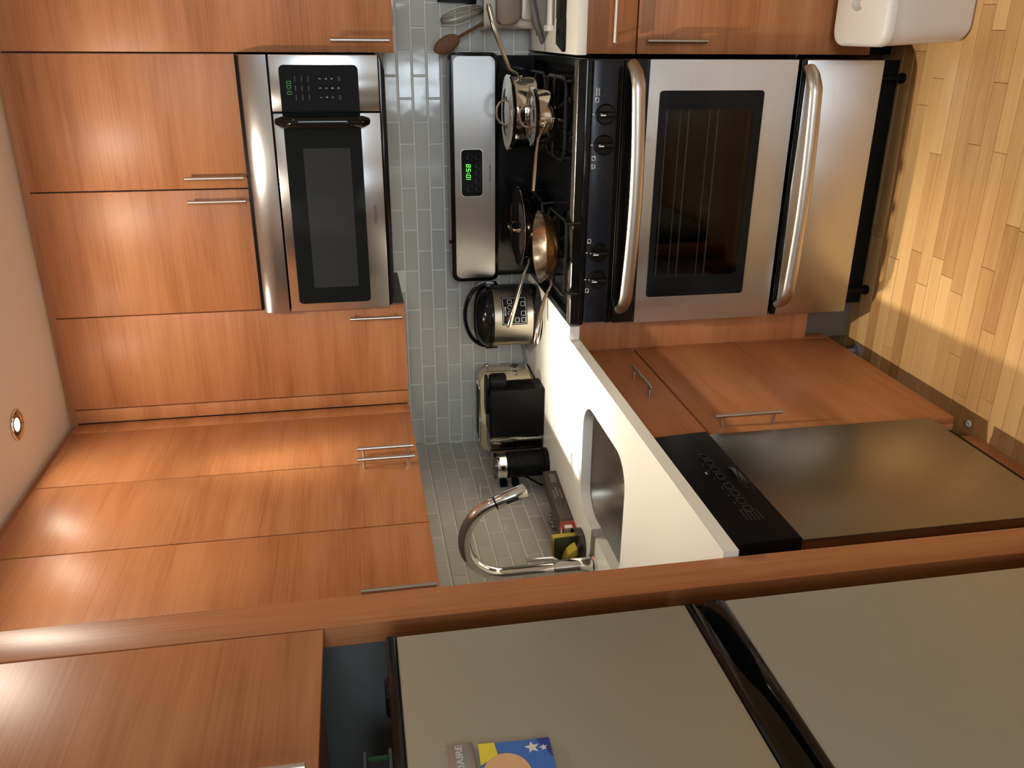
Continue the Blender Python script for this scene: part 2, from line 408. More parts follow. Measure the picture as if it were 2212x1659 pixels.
wb = struct('wall_back', box(nb(), WX-0.12, RX, WYB+0.0022, WYB+0.13, FZ, CEIL), M_grout)
wl = struct('wall_left', box(nb(), WX-0.13, WX-0.0022, -6.3, WYB+0.0022, FZ, CEIL), M_grout)
for o in (wb, wl): pass
struct('wall_right', box(nb(), RX, RX+0.1, -6.3, WYB+0.13, FZ, CEIL), M_wall)
bm = nb()
box(bm, WX-0.13, WX0, WY-0.1, WY, FZ, CEIL); box(bm, WX1, VX0, WY-0.1, WY, FZ, CEIL); box(bm, VX1, RX, WY-0.1, WY, FZ, CEIL)
box(bm, WX0, WX1, WY-0.1, WY, FZ, WZ0); box(bm, WX0, WX1, WY-0.1, WY, WZ1, CEIL)
box(bm, VX0, VX1, WY-0.1, WY, FZ, VZ0); box(bm, VX0, VX1, WY-0.1, WY, VZ1, CEIL)
struct('wall_rear', bm, M_wall)
for nm, (xa, xb, za, zb) in (('window_1', (WX0, WX1, WZ0, WZ1)), ('fill_window', (VX0, VX1, VZ0, VZ1))):  # the second window is an added daylight source behind the camera
    bm = nb()
    for x in (xa, (xa+xb)/2-0.02, xb-0.04): box(bm, x, x+0.04, WY-0.07, WY-0.03, za, zb)
    for k in range(7): z = za+(zb-za-0.04)*k/6; box(bm, xa, xb, WY-0.068, WY-0.032, z, z+0.04)
    wn = struct(nm, bm, M_white)
    obj('window_pane', box(nb(), xa, xb, WY-0.053, WY-0.048, za, zb), M_pane, wn)
bm = nb(); box(bm, WX0-0.02, WX1+0.02, WY+0.004, WY+0.008, 1.14, 2.34)
m, nt, b_, N, L = nodes('sheer_shade')
tr = N.new('ShaderNodeBsdfTranslucent'); tr.inputs[0].default_value = (0.10, 0.105, 0.112, 1)
df = N.new('ShaderNodeBsdfDiffuse'); df.inputs[0].default_value = (0.75, 0.74, 0.72, 1)
ad = N.new('ShaderNodeAddShader'); L.new(tr.outputs[0], ad.inputs[0]); L.new(df.outputs[0], ad.inputs[1]); L.new(ad.outputs[0], N['Material Output'].inputs['Surface'])
obj('roller_shade', bm, m, bpy.data.objects['window_1'])
# ceiling with the openings of the downlights cut out as square cut-outs closed by the round trims
bm = nb()
box(bm, WX-0.13, RX+0.1, -6.3, WYB+0.13, CEIL, CEIL+0.08)
ce = struct('ceiling', bm, M_plaster)
struct('trim_1', box(nb(), 0.30, 2.3, -0.328, -0.30, 2.464, CEIL-0.0005), M_woodX)
struct('trim_2', box(nb(), 0.29, 0.32, -1.826, -0.329, 2.464, CEIL-0.0005), M_woodY)

# tiles: every tile its own piece, the courses 5 cm high
TL, TH, G = 0.152, 0.0502, 0.0046
def tilemesh(a0, a1, z0, z1, wall):
    """one pillowed tile, flat back on the wall; wall 'b' = back (a is x), 'l' = left (a is y)"""
    bm = nb(); e = 0.0022; d0, d1 = (WYB+0.0021, WYB) if wall == 'b' else (WX-0.0021, WX)
    s = -1 if wall == 'b' else 1
    f = (lambda a, z, d: (a, d, z)) if wall == 'b' else (lambda a, z, d: (d, a, z))
    lo = [(a0, z0), (a1, z0), (a1, z1), (a0, z1)]; hi = [(a0+e, z0+e), (a1-e, z0+e), (a1-e, z1-e), (a0+e, z1-e)]
    v = [bm.verts.new(f(*p, d0)) for p in lo] + [bm.verts.new(f(*p, d1-s*0.0012)) for p in lo] + [bm.verts.new(f(*p, d1)) for p in hi]
    for i in range(4):
        j = (i+1) % 4
        bm.faces.new((v[i], v[j], v[4+j], v[4+i])); bm.faces.new((v[4+i], v[4+j], v[8+j], v[8+i]))
    bm.faces.new(v[8:12]); bmesh.ops.recalc_face_normals(bm, faces=bm.faces[:])
    return bm
for k in range(0, 11):
    z0, z1 = CT+TH*k+G/2, CT+TH*(k+1)-G/2
    if k == 0: z0 = CT+0.001
    if k == 9: z1 = min(z1, 1.3935)
    if k < 10:
        off = 0.392 if k % 2 == 0 else 0.466
        a = off - TL*10
        while a < 2.2:
            a0, a1 = max(a+G/2, WX+0.001), min(a+TL-G/2, 2.2)
            if a1-a0 > 0.012:
                segs = [(a0, a1, z0, z1)]
                if k == 9: segs = [(a0, a1, z0, z1)] if not (a1 > XR0 and a0 < XR1) else [(max(a0, XR0+0.0025), min(a1, XR1-0.001), z0, CT+TH*10-G/2)]
                for q in segs: obj('tile', tilemesh(*q, 'b'), M_tile, wb, ang=0.2)
            a += TL
        off = -0.037 if k % 2 == 0 else -0.113
        a = off - TL*13
        while a < WYB:
            a0, a1 = max(a+G/2, -1.826), min(a+TL-G/2, WYB-0.001)
            if a1-a0 > 0.012: obj('tile', tilemesh(a0, a1, z0, z1, 'l'), M_tile, wl, ang=0.2)
            a += TL
    else:
        off = 0.392 if k % 2 == 0 else 0.466
        a = off
        while a < XR1:
            a0, a1 = max(a+G/2, XR0+0.0025), min(a+TL-G/2, XR1-0.001)
            if a1-a0 > 0.012: obj('tile', tilemesh(a0, a1, z0, 1.4235, 'b'), M_tile, wb, ang=0.2)
            a += TL

# ================================================================ CABINETS
def pull(parent, a, b, off, posts=0.018, r=0.0058):
    """bar pull from a to b standing off the face by the vector off"""
    a, b, off = Vector(a), Vector(b), Vector(off); d = (b-a).normalized()
    h = obj('handle', tube(nb(), [a+off, b+off], r, 14), M_handle, parent, 'satin metal bar handle')
    for p in (a+d*posts, b-d*posts):
        obj('post', tube(nb(), [p+off*0.02, p+off], 0.0042, 10), M_handle, h)
    return h
UZ0, UZ1, UF, UL = 1.3945, 2.4605, -0.3465, 0.3376
def door(parent, x0, x1, y0, y1, z0, z1, mat, name='door'):
    return obj(name, box(nb(), x0, x1, y0, y1, z0, z1, 0.0016), mat, parent)
DT = 0.018
# back run, right of the microwave
t = thing('wall_cabinet', 'cherry wall cabinet right of the microwave, above the wooden spoon and whisk', 'cabinet', (1.7, 0, UZ0))
obj('carcass', box(nb(), XR1+0.004, 2.26, UF+DT+0.001, WYB+0.0015, UZ0+0.001, UZ1), M_carc, t)
d = door(t, XR1+0.0045, 1.858, UF, UF+DT, UZ0, UZ1-0.002, M_woodX); pull(d, (1.4945, UF, 1.407), (1.4945, UF, 1.574), (0, -0.030, 0))
d = door(t, 1.862, 2.26, UF, UF+DT, UZ0, UZ1-0.002, M_woodX); pull(d, (2.222, UF, 1.407), (2.222, UF, 1.574), (0, -0.030, 0))
# above the microwave
t = thing('wall_cabinet', 'short two-door cherry cabinet directly above the microwave', 'cabinet', (1.077, 0, 1.847))
obj('carcass', box(nb(), XR0+0.001, XR1+0.002, UF+DT+0.001, WYB+0.0015, 1.8485, UZ1), M_carc, t)
d = door(t, 1.0795, XR1, UF, UF+DT, 1.847, UZ1-0.002, M_woodX); pull(d, (1.113, UF, 1.854), (1.113, UF, 2.021), (0, -0.030, 0))
d = door(t, XR0-0.001, 1.0755, UF, UF+DT, 1.847, UZ1-0.002, M_woodX); pull(d, (1.044, UF, 1.855), (1.044, UF, 2.022), (0, -0.030, 0))
# left of the microwave, into the corner
t = thing('wall_cabinet', 'narrow single-door cherry wall cabinet left of the microwave, above the rice cooker', 'cabinet', (0.54, 0, UZ0))
obj('carcass', box(nb(), 0.3395, XR0-0.0045, UF+DT+0.001, WYB+0.0015, UZ0+0.001, UZ1), M_carc, t)
d = door(t, 0.3875, XR0-0.0045, UF, UF+DT, UZ0, UZ1-0.002, M_woodX); pull(d, (0.6575, UF, 1.406), (0.6575, UF, 1.573), (0, -0.030, 0))
obj('filler_strip', box(nb(), UL+0.0015, 0.3835, UF+0.001, UF+DT, UZ0, UZ1-0.002, 0.001), M_woodX, t)
# left run
t = thing('wall_cabinet', 'two-door cherry wall cabinet on the left wall with paired handles, above the frother', 'cabinet', (0.15, -0.77, UZ0))
obj('carcass', box(nb(), WX-0.0015, UL-DT-0.001, -1.1225, UF-0.0005+0.39, UZ0+0.001, UZ1), M_carc, t)
obj('filler_strip', box(nb(), UL-DT, UL-0.001, -0.415, UF-0.001, UZ0, UZ1-0.002, 0.001), M_woodY, t)
d = door(t, UL-DT, UL, -0.7685, -0.419, UZ0, UZ1-0.002, M_woodY); pull(d, (UL, -0.733, 1.406), (UL, -0.733, 1.572), (0.030, 0, 0))
d = door(t, UL-DT, UL, -1.1215, -0.7725, UZ0, UZ1-0.002, M_woodY); pull(d, (UL, -0.802, 1.406), (UL, -0.802, 1.572), (0.030, 0, 0))
t = thing('wall_cabinet', 'cherry wall cabinet on the left wall nearest the tall panel, above the faucet', 'cabinet', (0.15, -1.47, UZ0))
obj('carcass', box(nb(), WX-0.0015, UL-DT-0.001, -1.825, -1.1245, UZ0+0.001, UZ1), M_carc, t)
d = door(t, UL-DT, UL, -1.4745, -1.1255, UZ0, UZ1-0.002, M_woodY); pull(d, (UL, -1.4405, 1.405), (UL, -1.4405, 1.573), (0.030, 0, 0))
d = door(t, UL-DT, UL, -1.8245, -1.4785, UZ0, UZ1-0.002, M_woodY); pull(d, (UL, -1.511, 1.405), (UL, -1.511, 1.573), (0.030, 0, 0))
# tall panel beside the refrigerator
PX, PY1, PY2 = 0.6413, -1.8275, -1.905
t = thing('tall_end_panel', 'full-height cherry panel standing between the dishwasher and the refrigerator', 'panel', (0.3, -1.866, FZ))
obj('stile', box(nb(), PX-0.040, PX, PY2, PY1, FZ+0.001, CEIL-0.001, 0.0015), M_woodZ, t)
obj('side_panel', box(nb(), WX-0.0015, PX-0.0405, PY2+0.018, PY1-0.001, FZ+0.001, CEIL-0.001), M_inner, t)
# cabinet over the refrigerator
FCB = 1.6235
t = thing('fridge_cabinet', 'cherry cabinet over the refrigerator', 'cabinet', (0.3, -2.3, FCB))
obj('carcass', box(nb(), WX-0.0015, PX-0.0215, -2.72, PY2-0.002, FCB+0.012, CEIL-0.002), M_woodY, t)
d = door(t, PX-0.020, PX, -2.249, PY2-0.003, FCB, CEIL-0.012, M_woodY); pull(d, (PX, -2.212, 1.637), (PX, -2.212, 1.804), (0.030, 0, 0))
d = door(t, PX-0.020, PX, -2.72, -2.253, FCB, CEIL-0.012, M_woodY); pull(d, (PX, -2.29, 1.637), (PX, -2.29, 1.804), (0.030, 0, 0))

# base cabinets, left run
BX = 0.589
t = thing('base_cabinet', 'cherry base cabinet with one drawer over one door, under the sink counter', 'cabinet', (0.3, -0.92, FZ))
obj('carcass', ringplate(nb(), rrect(WX-0.0015, BX-DT-0.001, -1.2475, -0.604, 0.001, 2), rrect(WX+0.016, BX-DT-0.019, -1.2295, -0.622, 0.001, 2), 'z', 0.030, 0.702), M_baseY, t)
obj('bottom_panel', box(nb(), WX-0.0015, BX-DT-0.001, -1.2475, -0.604, 0.012, 0.0299), M_baseY, t)
obj('face_rail', box(nb(), BX-DT-0.019, BX-DT-0.001, -1.2475, -0.604, 0.7025, CT-0.0305), M_baseY, t)
for y in (-1.24, -0.65): obj('plinth', box(nb(), 0.28, 0.30, y, y+0.016, FZ+0.001, 0.0115), M_baseY, t)
d = door(t, BX-DT, BX, -1.244, -0.606, 0.011, 0.6865, M_baseY); pull(d, (BX, -1.199, 0.481), (BX, -1.199, 0.663), (0.030, 0, 0), posts=0.022)
d = door(t, BX-DT, BX, -1.2405, -0.606, 0.6925, 0.8465, M_baseY, 'drawer'); pull(d, (BX, -1.007, 0.765), (BX, -0.829, 0.765), (0.030, 0, 0), posts=0.022)
obj('corner_filler', box(nb(), BX-DT, BX-0.001, -0.6035, -0.56, 0.011, 0.880, 0.001), M_baseY, t)
bm = nb(); lathe(bm, [(0, FZ+0.001), (0.022, FZ+0.001), (0.022, FZ+0.012), (0.008, FZ+0.016), (0.008, 0.012), (0, 0.012)], 0.545, -0.625, 14)
obj('foot', bm, M_grime, t)
# back run filler beside the range
obj('side_filler', box(nb(), BX+0.0005, XR0-0.006, -0.600, -0.582, 0.097, 0.880, 0.001), M_baseX, t)
obj('toe_kick', box(nb(), BX-0.02, XR0-0.006, -0.54, -0.522, FZ+0.001, 0.096), M_carc, t)
# base cabinet right of the range
BYR = -0.60
t = thing('base_cabinet', 'cherry base cabinet right of the range with a drawer over doors', 'cabinet', (1.8, -0.3, FZ))
obj('carcass', box(nb(), XR1+0.008, 2.26, BYR+DT+0.001, WYB+0.0015, 0.012, CT-0.031), M_baseX, t)
d = door(t, XR1+0.009, 1.91, BYR, BYR+DT, 0.738, 0.878, M_baseX, 'drawer'); pull(d, (1.494, BYR, 0.808), (1.66, BYR, 0.808), (0, -0.030, 0))
d = door(t, XR1+0.009, 1.68, BYR, BYR+DT, 0.095, 0.733, M_baseX); pull(d, (1.4995, BYR, 0.540), (1.4995, BYR, 0.714), (0, -0.030, 0))
d = door(t, 1.684, 1.91, BYR, BYR+DT, 0.095, 0.733, M_baseX); pull(d, (1.722, BYR, 0.540), (1.722, BYR, 0.714), (0, -0.030, 0))
d = door(t, 1.914, 2.26, BYR, BYR+DT, 0.095, 0.878, M_baseX); pull(d, (1.95, BYR, 0.66), (1.95, BYR, 0.83), (0, -0.030, 0))
obj('toe_kick', box(nb(), XR1+0.008, 2.26, BYR+0.07, BYR+0.085, FZ+0.001, 0.0115), M_blackp, t)

# ================================================================ COUNTERTOP, SINK, FAUCET
SX0, SX1, SY0, SY1 = 0.180, 0.535, -1.262, -0.855
t = thing('countertop', 'white L-shaped quartz countertop with the sink cut-out', 'countertop', (0.3, -0.6, CT-0.03))
xc, yc, xe = 0.6526, -0.661, XR0-0.004
bm = nb()
z0, z1 = CT-0.03, CT
# slab with the sink hole: ring around the sink, then plain slabs
ox0, ox1, oy0, oy1 = WX+0.0005, xc, PY1+0.0015, -0.62
ringplate(bm, rrect(ox0, ox1, oy0, oy1, 0.0, 8), rrect(SX0, SX1, SY0, SY1, 0.085, 8), 'z', z0, z1)
cx_, cy_, rr = xc+0.03, oy1+0.0, 0.03
pts = [(ox0, -0.62), (xc, -0.62)]
for i in range(7):
    a = PI - .5*PI*i/6
    pts.append((xc+0.03+0.03*math.cos(a), -0.691+0.03*math.sin(a)))
pts = [(ox0, -0.62), (xc, -0.62), (xc, -0.6625), (xc+0.004, -0.6612), (xe, yc), (xe, WYB-0.0005), (ox0, WYB-0.0005)]
prism(bm, pts, 'z', z0, z1)
obj('slab', bm, M_counter, t, ang=0.5)
t = thing('countertop', 'short white countertop right of the range holding the utensil crock', 'countertop', (1.8, -0.3, CT-0.03))
obj('slab', box(nb(), XR1+0.006, 2.27, -0.622, WYB-0.0005, CT-0.03, CT, 0.0015), M_counter, t)
# undermount sink
t = thing('sink', 'stainless steel undermount sink bowl below the white counter', 'sink', (0.36, -1.06, 0.72))
bm = nb(); tb = nb(); loops = []
for (ins, z, r) in ((-0.014, CT-0.0310, 0.09), (-0.006, CT-0.0310, 0.088), (-0.004, CT-0.036, 0.088), (0.006, 0.745, 0.08), (0.028, 0.722, 0.06), (0.05, 0.718, 0.045)):
    loops.append([tb.verts.new((p[0], p[1], z)) for p in rrect(SX0+ins, SX1-ins, SY0+ins, SY1-ins, r, 8)])
for A, B in zip(loops, loops[1:]):
    for k in range(len(A)): tb.faces.new((A[k], A[(k+1) % len(A)], B[(k+1) % len(B)], B[k]))
tb.faces.new(loops[-1]); bmesh.ops.recalc_face_normals(tb, faces=tb.faces[:]); bmesh.ops.reverse_faces(tb, faces=tb.faces[:])
merge(bm, tb)
obj('bowl', bm, plain('satin_sink_steel', (0.46, 0.43, 0.38), 0.30, 1.0, noise=0.3), t)
obj('drain', lathe(nb(), [(0, 0.7195), (0.03, 0.7195), (0.038, 0.724), (0.042, 0.7195)], 0.36, -1.06, 24), M_chrome, t)
# faucet
FX, FY = 0.088, -1.036
t = thing('faucet', 'tall chrome gooseneck pull-down faucet behind the sink', 'faucet', (FX, FY, CT))
obj('base_ring', lathe(nb(), [(0, CT+0.0005), (0.034, CT+0.0005), (0.034, CT+0.006), (0.030, CT+0.010), (0, CT+0.010)], FX, FY, 32), M_chrome, t)
obj('body', lathe(nb(), [(0, CT+0.010), (0.0265, CT+0.010), (0.0255, 1.028), (0.0215, 1.036), (0, 1.036)], FX, FY, 32), M_chrome, t)
P = [(FX, FY, 1.036+0.0), (FX, FY, 1.10), (FX, FY, 1.172)]
cxn, czn, rn = FX+0.120, 1.172, 0.120
for i in range(1, 19):
    a = PI - i*math.radians(9.1); P.append((cxn+rn*math.cos(a), FY, czn+rn*math.sin(a)))
obj('spout', tube(nb(), P, 0.0185, 18), M_chrome, t)
e = Vector(P[-1]); dv = (e-Vector(P[-2])).normalized()
obj('collar', tube(nb(), [e-dv*0.001, e+dv*0.004], 0.0190, 18), M_blackg, t)
sh = obj('spray_head', tube(nb(), [e+dv*0.004, e+dv*0.02, e+dv*0.090, e+dv*0.094], [0.0195, 0.0205, 0.0225, 0.0205], 18), M_chrome, t)
sv = dv.cross(Vector((0, 1, 0))).normalized()
obj('spray_button', tube(nb(), [e+dv*0.030-Vector((0, 0.021, 0)), e+dv*0.066-Vector((0, 0.022, 0))], [(0.006, 0.004), (0.006, 0.004)], 10), M_blackp, sh)
lv = nb(); tube(lv, [(FX+0.016, FY+0.012, 1.020), (FX+0.022, FY+0.020, 1.034), (FX+0.023, FY+0.021, 1.110)], [0.007, 0.0065, 0.005], 12)
obj('lever', lv, M_chrome, t)

# ================================================================ DISHWASHER
DX = 0.603
t = thing('dishwasher', 'built-in dishwasher with stainless door and black control panel', 'dishwasher', (0.3, -1.5, FZ))
DY0, DY1 = -1.742, -1.262
obj('tub', box(nb(), 0.02, DX-0.04, DY0+0.004, DY1-0.004, 0.03, 0.700), M_blackp, t)
obj('door_panel', box(nb(), DX-0.038, DX, DY0, DY1, 0.10, 0.7085, 0.003), steel('dishwasher_steel', (0, 1, 0), (0, 0, 1), (0.30, 0.28, 0.23), 0.32, 0.6), t)
bm = nb(); prism(bm, [(DX-0.038, 0.7095), (DX+0.004, 0.7095), (DX+0.010, 0.716), (DX+0.004, 0.850), (DX-0.010, 0.8725), (DX-0.038, 0.8725)], 'y', DY0-0.004, DY1-0.004, 0.002)
cpn = obj('control_panel', bm, M_blackp, t)
nrm = Vector((0.134, 0, 0.006)).normalized()
def on_panel(y, z, dx=0.0): return (DX+0.010-(z-0.716)*0.006/0.134+dx, y, z)
bm = nb()
for i in range(8):
    y = -1.39 - i*0.032 - (0.012 if i > 3 else 0)
    ringplate(bm, rrect(y-0.012, y+0.012, 0.762, 0.780, 0.003, 2), rrect(y-0.0108, y+0.0108, 0.7632, 0.7788, 0.002, 2), 'x', DX+0.0075, DX+0.0092)
    box(bm, DX+0.007, DX+0.0092, y-0.010, y-0.002, 0.787, 0.789)
obj('button_outline', bm, M_lettg, cpn)
obj('display_window', box(nb(), DX+0.006, DX+0.0102, -1.548, -1.452, 0.722, 0.748, 0.001), M_glassb, cpn)
for i in range(5):
    z = 0.755+i*0.0085
    obj('vent_slot', box(nb(), DX+0.006, DX+0.0093, -1.672, -1.628, z, z+0.003), M_rubber, cpn)
obj('status_light', box(nb(), DX+0.006, DX+0.0088, -1.470, -1.463, 0.795, 0.798), M_lettp, cpn)
obj('kick_plate', box(nb(), 0.545, 0.555, DY0, DY1, 0.032, 0.099), M_blackp, t)
obj('toe_board', box(nb(), 0.503, 0.515, DY0, DY1+0.045, FZ+0.001, 0.010), M_baseY, t)
t = thing('screw_cap', 'small pale round screw cap on the floor under the base cabinet', 'cap', (0.534, -1.184, FZ))
obj('disc', lathe(nb(), [(0.003, FZ+0.002), (0.0035, FZ+0.004), (0.0065, FZ+0.0045), (0.0095, FZ+0.003), (0.010, FZ+0.0008), (0.003, FZ+0.0008)], 0.534, -1.184, 20, close=True), M_paper, t)
t = thing('filler_strip', 'narrow cherry strip between dishwasher and tall panel', 'panel', (0.5, -1.785, FZ))
obj('board', box(nb(), 0.40, 0.575, PY1+0.001, DY0-0.006, FZ+0.001, CT-0.031), M_baseY, t)

# ================================================================ REFRIGERATOR
RFX = 0.700; RY1, RY0 = -2.018, -2.715; RT = 1.5235
t = thing('refrigerator', 'grey-beige top-freezer refrigerator with black trim', 'refrigerator', (0.3, -2.28, FZ))
obj('cabinet_body', box(nb(), 0.03, RFX-0.065, RY0, RY1-0.003, FZ+0.02, RT-0.004, 0.004), M_blackp, t)
fd = obj('freezer_door', box(nb(), RFX-0.058, RFX, RY0, RY1, 1.0655, RT-0.011, 0.004), M_fridge, t)
obj('top_cap', box(nb(), RFX-0.060, RFX+0.001, RY0-0.001, RY1+0.001, RT-0.0105, RT+0.004, 0.002), M_blackg, fd)
# black grip trim under the freezer door: thin at the far end, deeper towards the near end
prof = [(RY1, 1.053), (-2.043, 1.048), (-2.093, 1.047), (-2.165, 1.0455), (-2.193, 1.041), (-2.220, 1.034), (-2.274, 1.029), (-2.365, 1.025), (-2.50, 1.021), (RY0, 1.021)]
pts = prof + [(RY0, 1.0650), (RY1, 1.0650)]
obj('grip_trim', prism(nb(), pts, 'x', RFX-0.056, RFX+0.001, 0.002), M_blackg, fd)
rd = obj('fridge_door', box(nb(), RFX-0.058, RFX, RY0, RY1, FZ+0.06, 1.0020, 0.004), M_fridge, t)
prof = [(RY1, 1.036), (-2.030, 1.036), (-2.043, 1.024), (-2.070, 1.015), (-2.147, 1.013), (-2.183, 1.015), (-2.206, 1.021), (-2.237, 1.018), (-2.364, 1.016), (RY0, 1.014)]
pts = prof + [(RY0, 1.0025), (RY1, 1.0025)]
obj('handle_trim', prism(nb(), pts, 'x', RFX-0.056, RFX+0.001, 0.002), M_blackg, rd)
obj('handle_pocket', box(nb(), RFX-0.064, RFX-0.0575, RY0+0.01, RY1-0.01, 1.003, 1.064), M_rubber, rd)
obj('hinge_cover', box(nb(), RFX-0.10, RFX-0.062, -2.075, -2.026, RT-0.0035, RT+0.010, 0.004), M_blackg, t)
obj('toe_grille', box(nb(), RFX-0.085, RFX-0.066, RY0+0.01, RY1-0.01, FZ+0.003, FZ+0.055), M_blackp, t)
bd = obj('badge', box(nb(), RFX+0.0003, RFX+0.006, -2.372, -2.243, 1.4300, 1.4645, 0.0012), M_badge, t, 'light metal brand badge')
text('lettering', 'FRIGIDAIRE', 0.0125, M_lettp, bd, (RFX+0.0063, -2.2455, 1.4480), 'x', 0.0005, 'RIGHT', sx=1.22)
# magnet tile: plain stand-in with stripes and stars, slightly tilted
t = thing('fridge_magnet', 'square blue and yellow picture magnet with white stars on the freezer door', 'magnet', (RFX, -2.293, 1.381))
Rm = Matrix.Translation((RFX+0.0004, -2.294, 1.381)) @ Matrix.Rotation(math.radians(-2.5), 4, 'X') @ Matrix.Diagonal((1, 0.875, 0.875, 1))
def mprism(pts, d0, d1, name, mat, parent):
    bm = nb(); prism(bm, pts, 'x', d0, d1); bmesh.ops.transform(bm, matrix=Rm, verts=bm.verts[:]); return obj(name, bm, mat, parent)
s_ = 0.051
tile_ = mprism([(-s_, -s_), (s_, -s_), (s_, s_), (-s_, s_)], 0, 0.005, 'tile_face', M_mblue, t)
mprism([(s_*0.30, -s_), (s_, -s_), (s_, -s_*0.62)], 0.0049, 0.0056, 'corner_stripe', M_mdblue, t)
mprism([(s_*0.25, s_), (s_, s_), (s_, s_*0.55), (s_*0.55, s_*0.5)], 0.0049, 0.0056, 'yellow_corner', M_myel, t)
mprism([(0.0+0.038*math.cos(a)-0.008, 0.016+0.034*math.sin(a)) for a in [2*PI*k/28 for k in range(28)]], 0.0049, 0.0058, 'peach_disc', M_mpeach, t)
def star(cy, cz, r):
    return [(cy+(r if k % 2 == 0 else r*0.42)*math.sin(2*PI*k/10+0.2), cz+(r if k % 2 == 0 else r*0.42)*math.cos(2*PI*k/10+0.2)) for k in range(10)]
mprism(star(0.036, -0.024, 0.0105), 0.0049, 0.0060, 'star', M_paper, t)
mprism(star(0.034, -0.0405, 0.0055), 0.0049, 0.0060, 'star', M_paper, t)
# box on top of the refrigerator
t = thing('storage_box', 'green and navy storage box with grey rims on top of the refrigerator', 'box', (0.44, -2.15, RT))
obj('side_band', box(nb(), 0.34, 0.4985, -2.40, -2.042, RT+0.011, RT+0.0425), M_greenbox, t)
obj('front_panel', box(nb(), 0.4987, 0.5005, -2.40, -2.054, RT+0.011, RT+0.0425), M_navy, t)
obj('front_disc', prism(nb(), [(-2.104+0.036*math.cos(a), RT+0.016+0.022*math.sin(a)) for a in [PI*k/16 for k in range(17)]], 'x', 0.5006, 0.5030), plain('slate_disc', srgb(52, 60, 70), 0.5, noise=.1), t)
for z in (RT+0.0045, RT+0.043): obj('rim', box(nb(), 0.335, 0.506, -2.405, -2.036, z, z+0.006, 0.002), M_grime, t)

# ================================================================ RANGE
YF = -0.673
t = thing('gas_range', 'black and stainless freestanding gas range between the counters', 'range', (1.077, -0.33, FZ))
x0, x1 = XR0, XR1
bm = nb()
box(bm, x0+0.004, x0+0.022, -0.632, 0.030, 0.012, 0.876); box(bm, x1-0.022, x1-0.004, -0.632, 0.030, 0.012, 0.876)
box(bm, x0+0.0225, x1-0.0225, 0.010, 0.030, 0.012, 0.876); box(bm, x0+0.0225, x1-0.0225, -0.632, 0.0095, 0.012, 0.030)
box(bm, x0+0.0225, x1-0.0225, -0.632, 0.0095, 0.846, 0.876)
box(bm, x0+0.0225, x1-0.0225, -0.632, 0.0095, 0.255, 0.275)
obj('body', bm, M_black, t)
for x in (x0+0.055, x1-0.055):
    for y in (-0.616, -0.05): obj('foot', lathe(nb(), [(0, FZ+0.001), (0.015, FZ+0.001), (0.015, FZ+0.010), (0.008, FZ+0.013), (0.008, 0.0115), (0, 0.0115)], x, y, 16), M_blackp, t)
obj('base_kick', box(nb(), x0+0.006, x1-0.006, -0.592, -0.577, FZ+0.004, 0.0115), M_blackp, t)
# cooktop with raised rim
bm = nb(); box(bm, x0+0.003, x1-0.003, -0.640, 0.030, 0.8765, 0.896)
rim = rrect(x0+0.001, x1-0.001, -0.672, 0.030, (0.012, 0.012, 0.008, 0.008), 5); inn = rrect(x0+0.020, x1-0.020, -0.628, -0.075, 0.022, 5)
ringplate(bm, rim, inn, 'z', 0.8965, 0.9165)
ct_ = obj('cooktop', bm, M_black, t)
bv = nb(); tube(bv, [(x0+0.006, -0.650, 0.9130), (x0+0.03, -0.650, 0.9145), (x1-0.03, -0.650, 0.9145), (x1-0.006, -0.650, 0.9130)], [(0.021, 0.0075)]*4, 18)
obj('front_lip', bv, plain('lip_enamel_sheen', (0.050, 0.046, 0.032), 0.26, spec=1.0, noise=0.3), ct_)  # pale golden base colour paints the lip's reflection into the black enamel
# control panel
cpn = obj('control_panel', box(nb(), x0+0.010, x1-0.003, YF, -0.633, 0.804, 0.8755, 0.003), M_panelb, t)
bm = nb(); box(bm, x0+0.002, x1-0.002, YF+0.004, -0.6335, 0.8757, 0.8963, 0.004)
obj('panel_top_trim', bm, M_black, t)
KX = [(1.311, 0.838, True), (1.229, 0.8395, True), (0.923, 0.841, False), (0.842, 0.842, False)]
for (kx, kz, sym) in KX:
    My = Matrix.Translation((kx, YF-0.0005, kz)) @ Matrix.Rotation(PI/2, 4, 'X')
    bm = nb(); lathe(bm, [(0, 0), (0.0285, 0), (0.0285, 0.003), (0.0255, 0.008), (0.024, 0.010), (0, 0.010)], 0, 0, 32, mat=My)
    k = obj('knob', bm, M_blackg, t)
    gb = nb(); box(gb, kx-0.0075, kx+0.0075, YF-0.030, YF-0.009, kz-0.024, kz+0.024, 0.004); obj('grip', gb, M_blackg, k)
    obj('pointer', box(nb(), kx-0.0016, kx+0.0016, YF-0.0308, YF-0.0298, kz+0.006, kz+0.021), M_lettw, k)
    obj('off_mark', box(nb(), kx-0.0010, kx+0.0010, YF-0.0008, YF-0.0001, kz+0.0305, kz+0.0365), M_lettw, cpn)
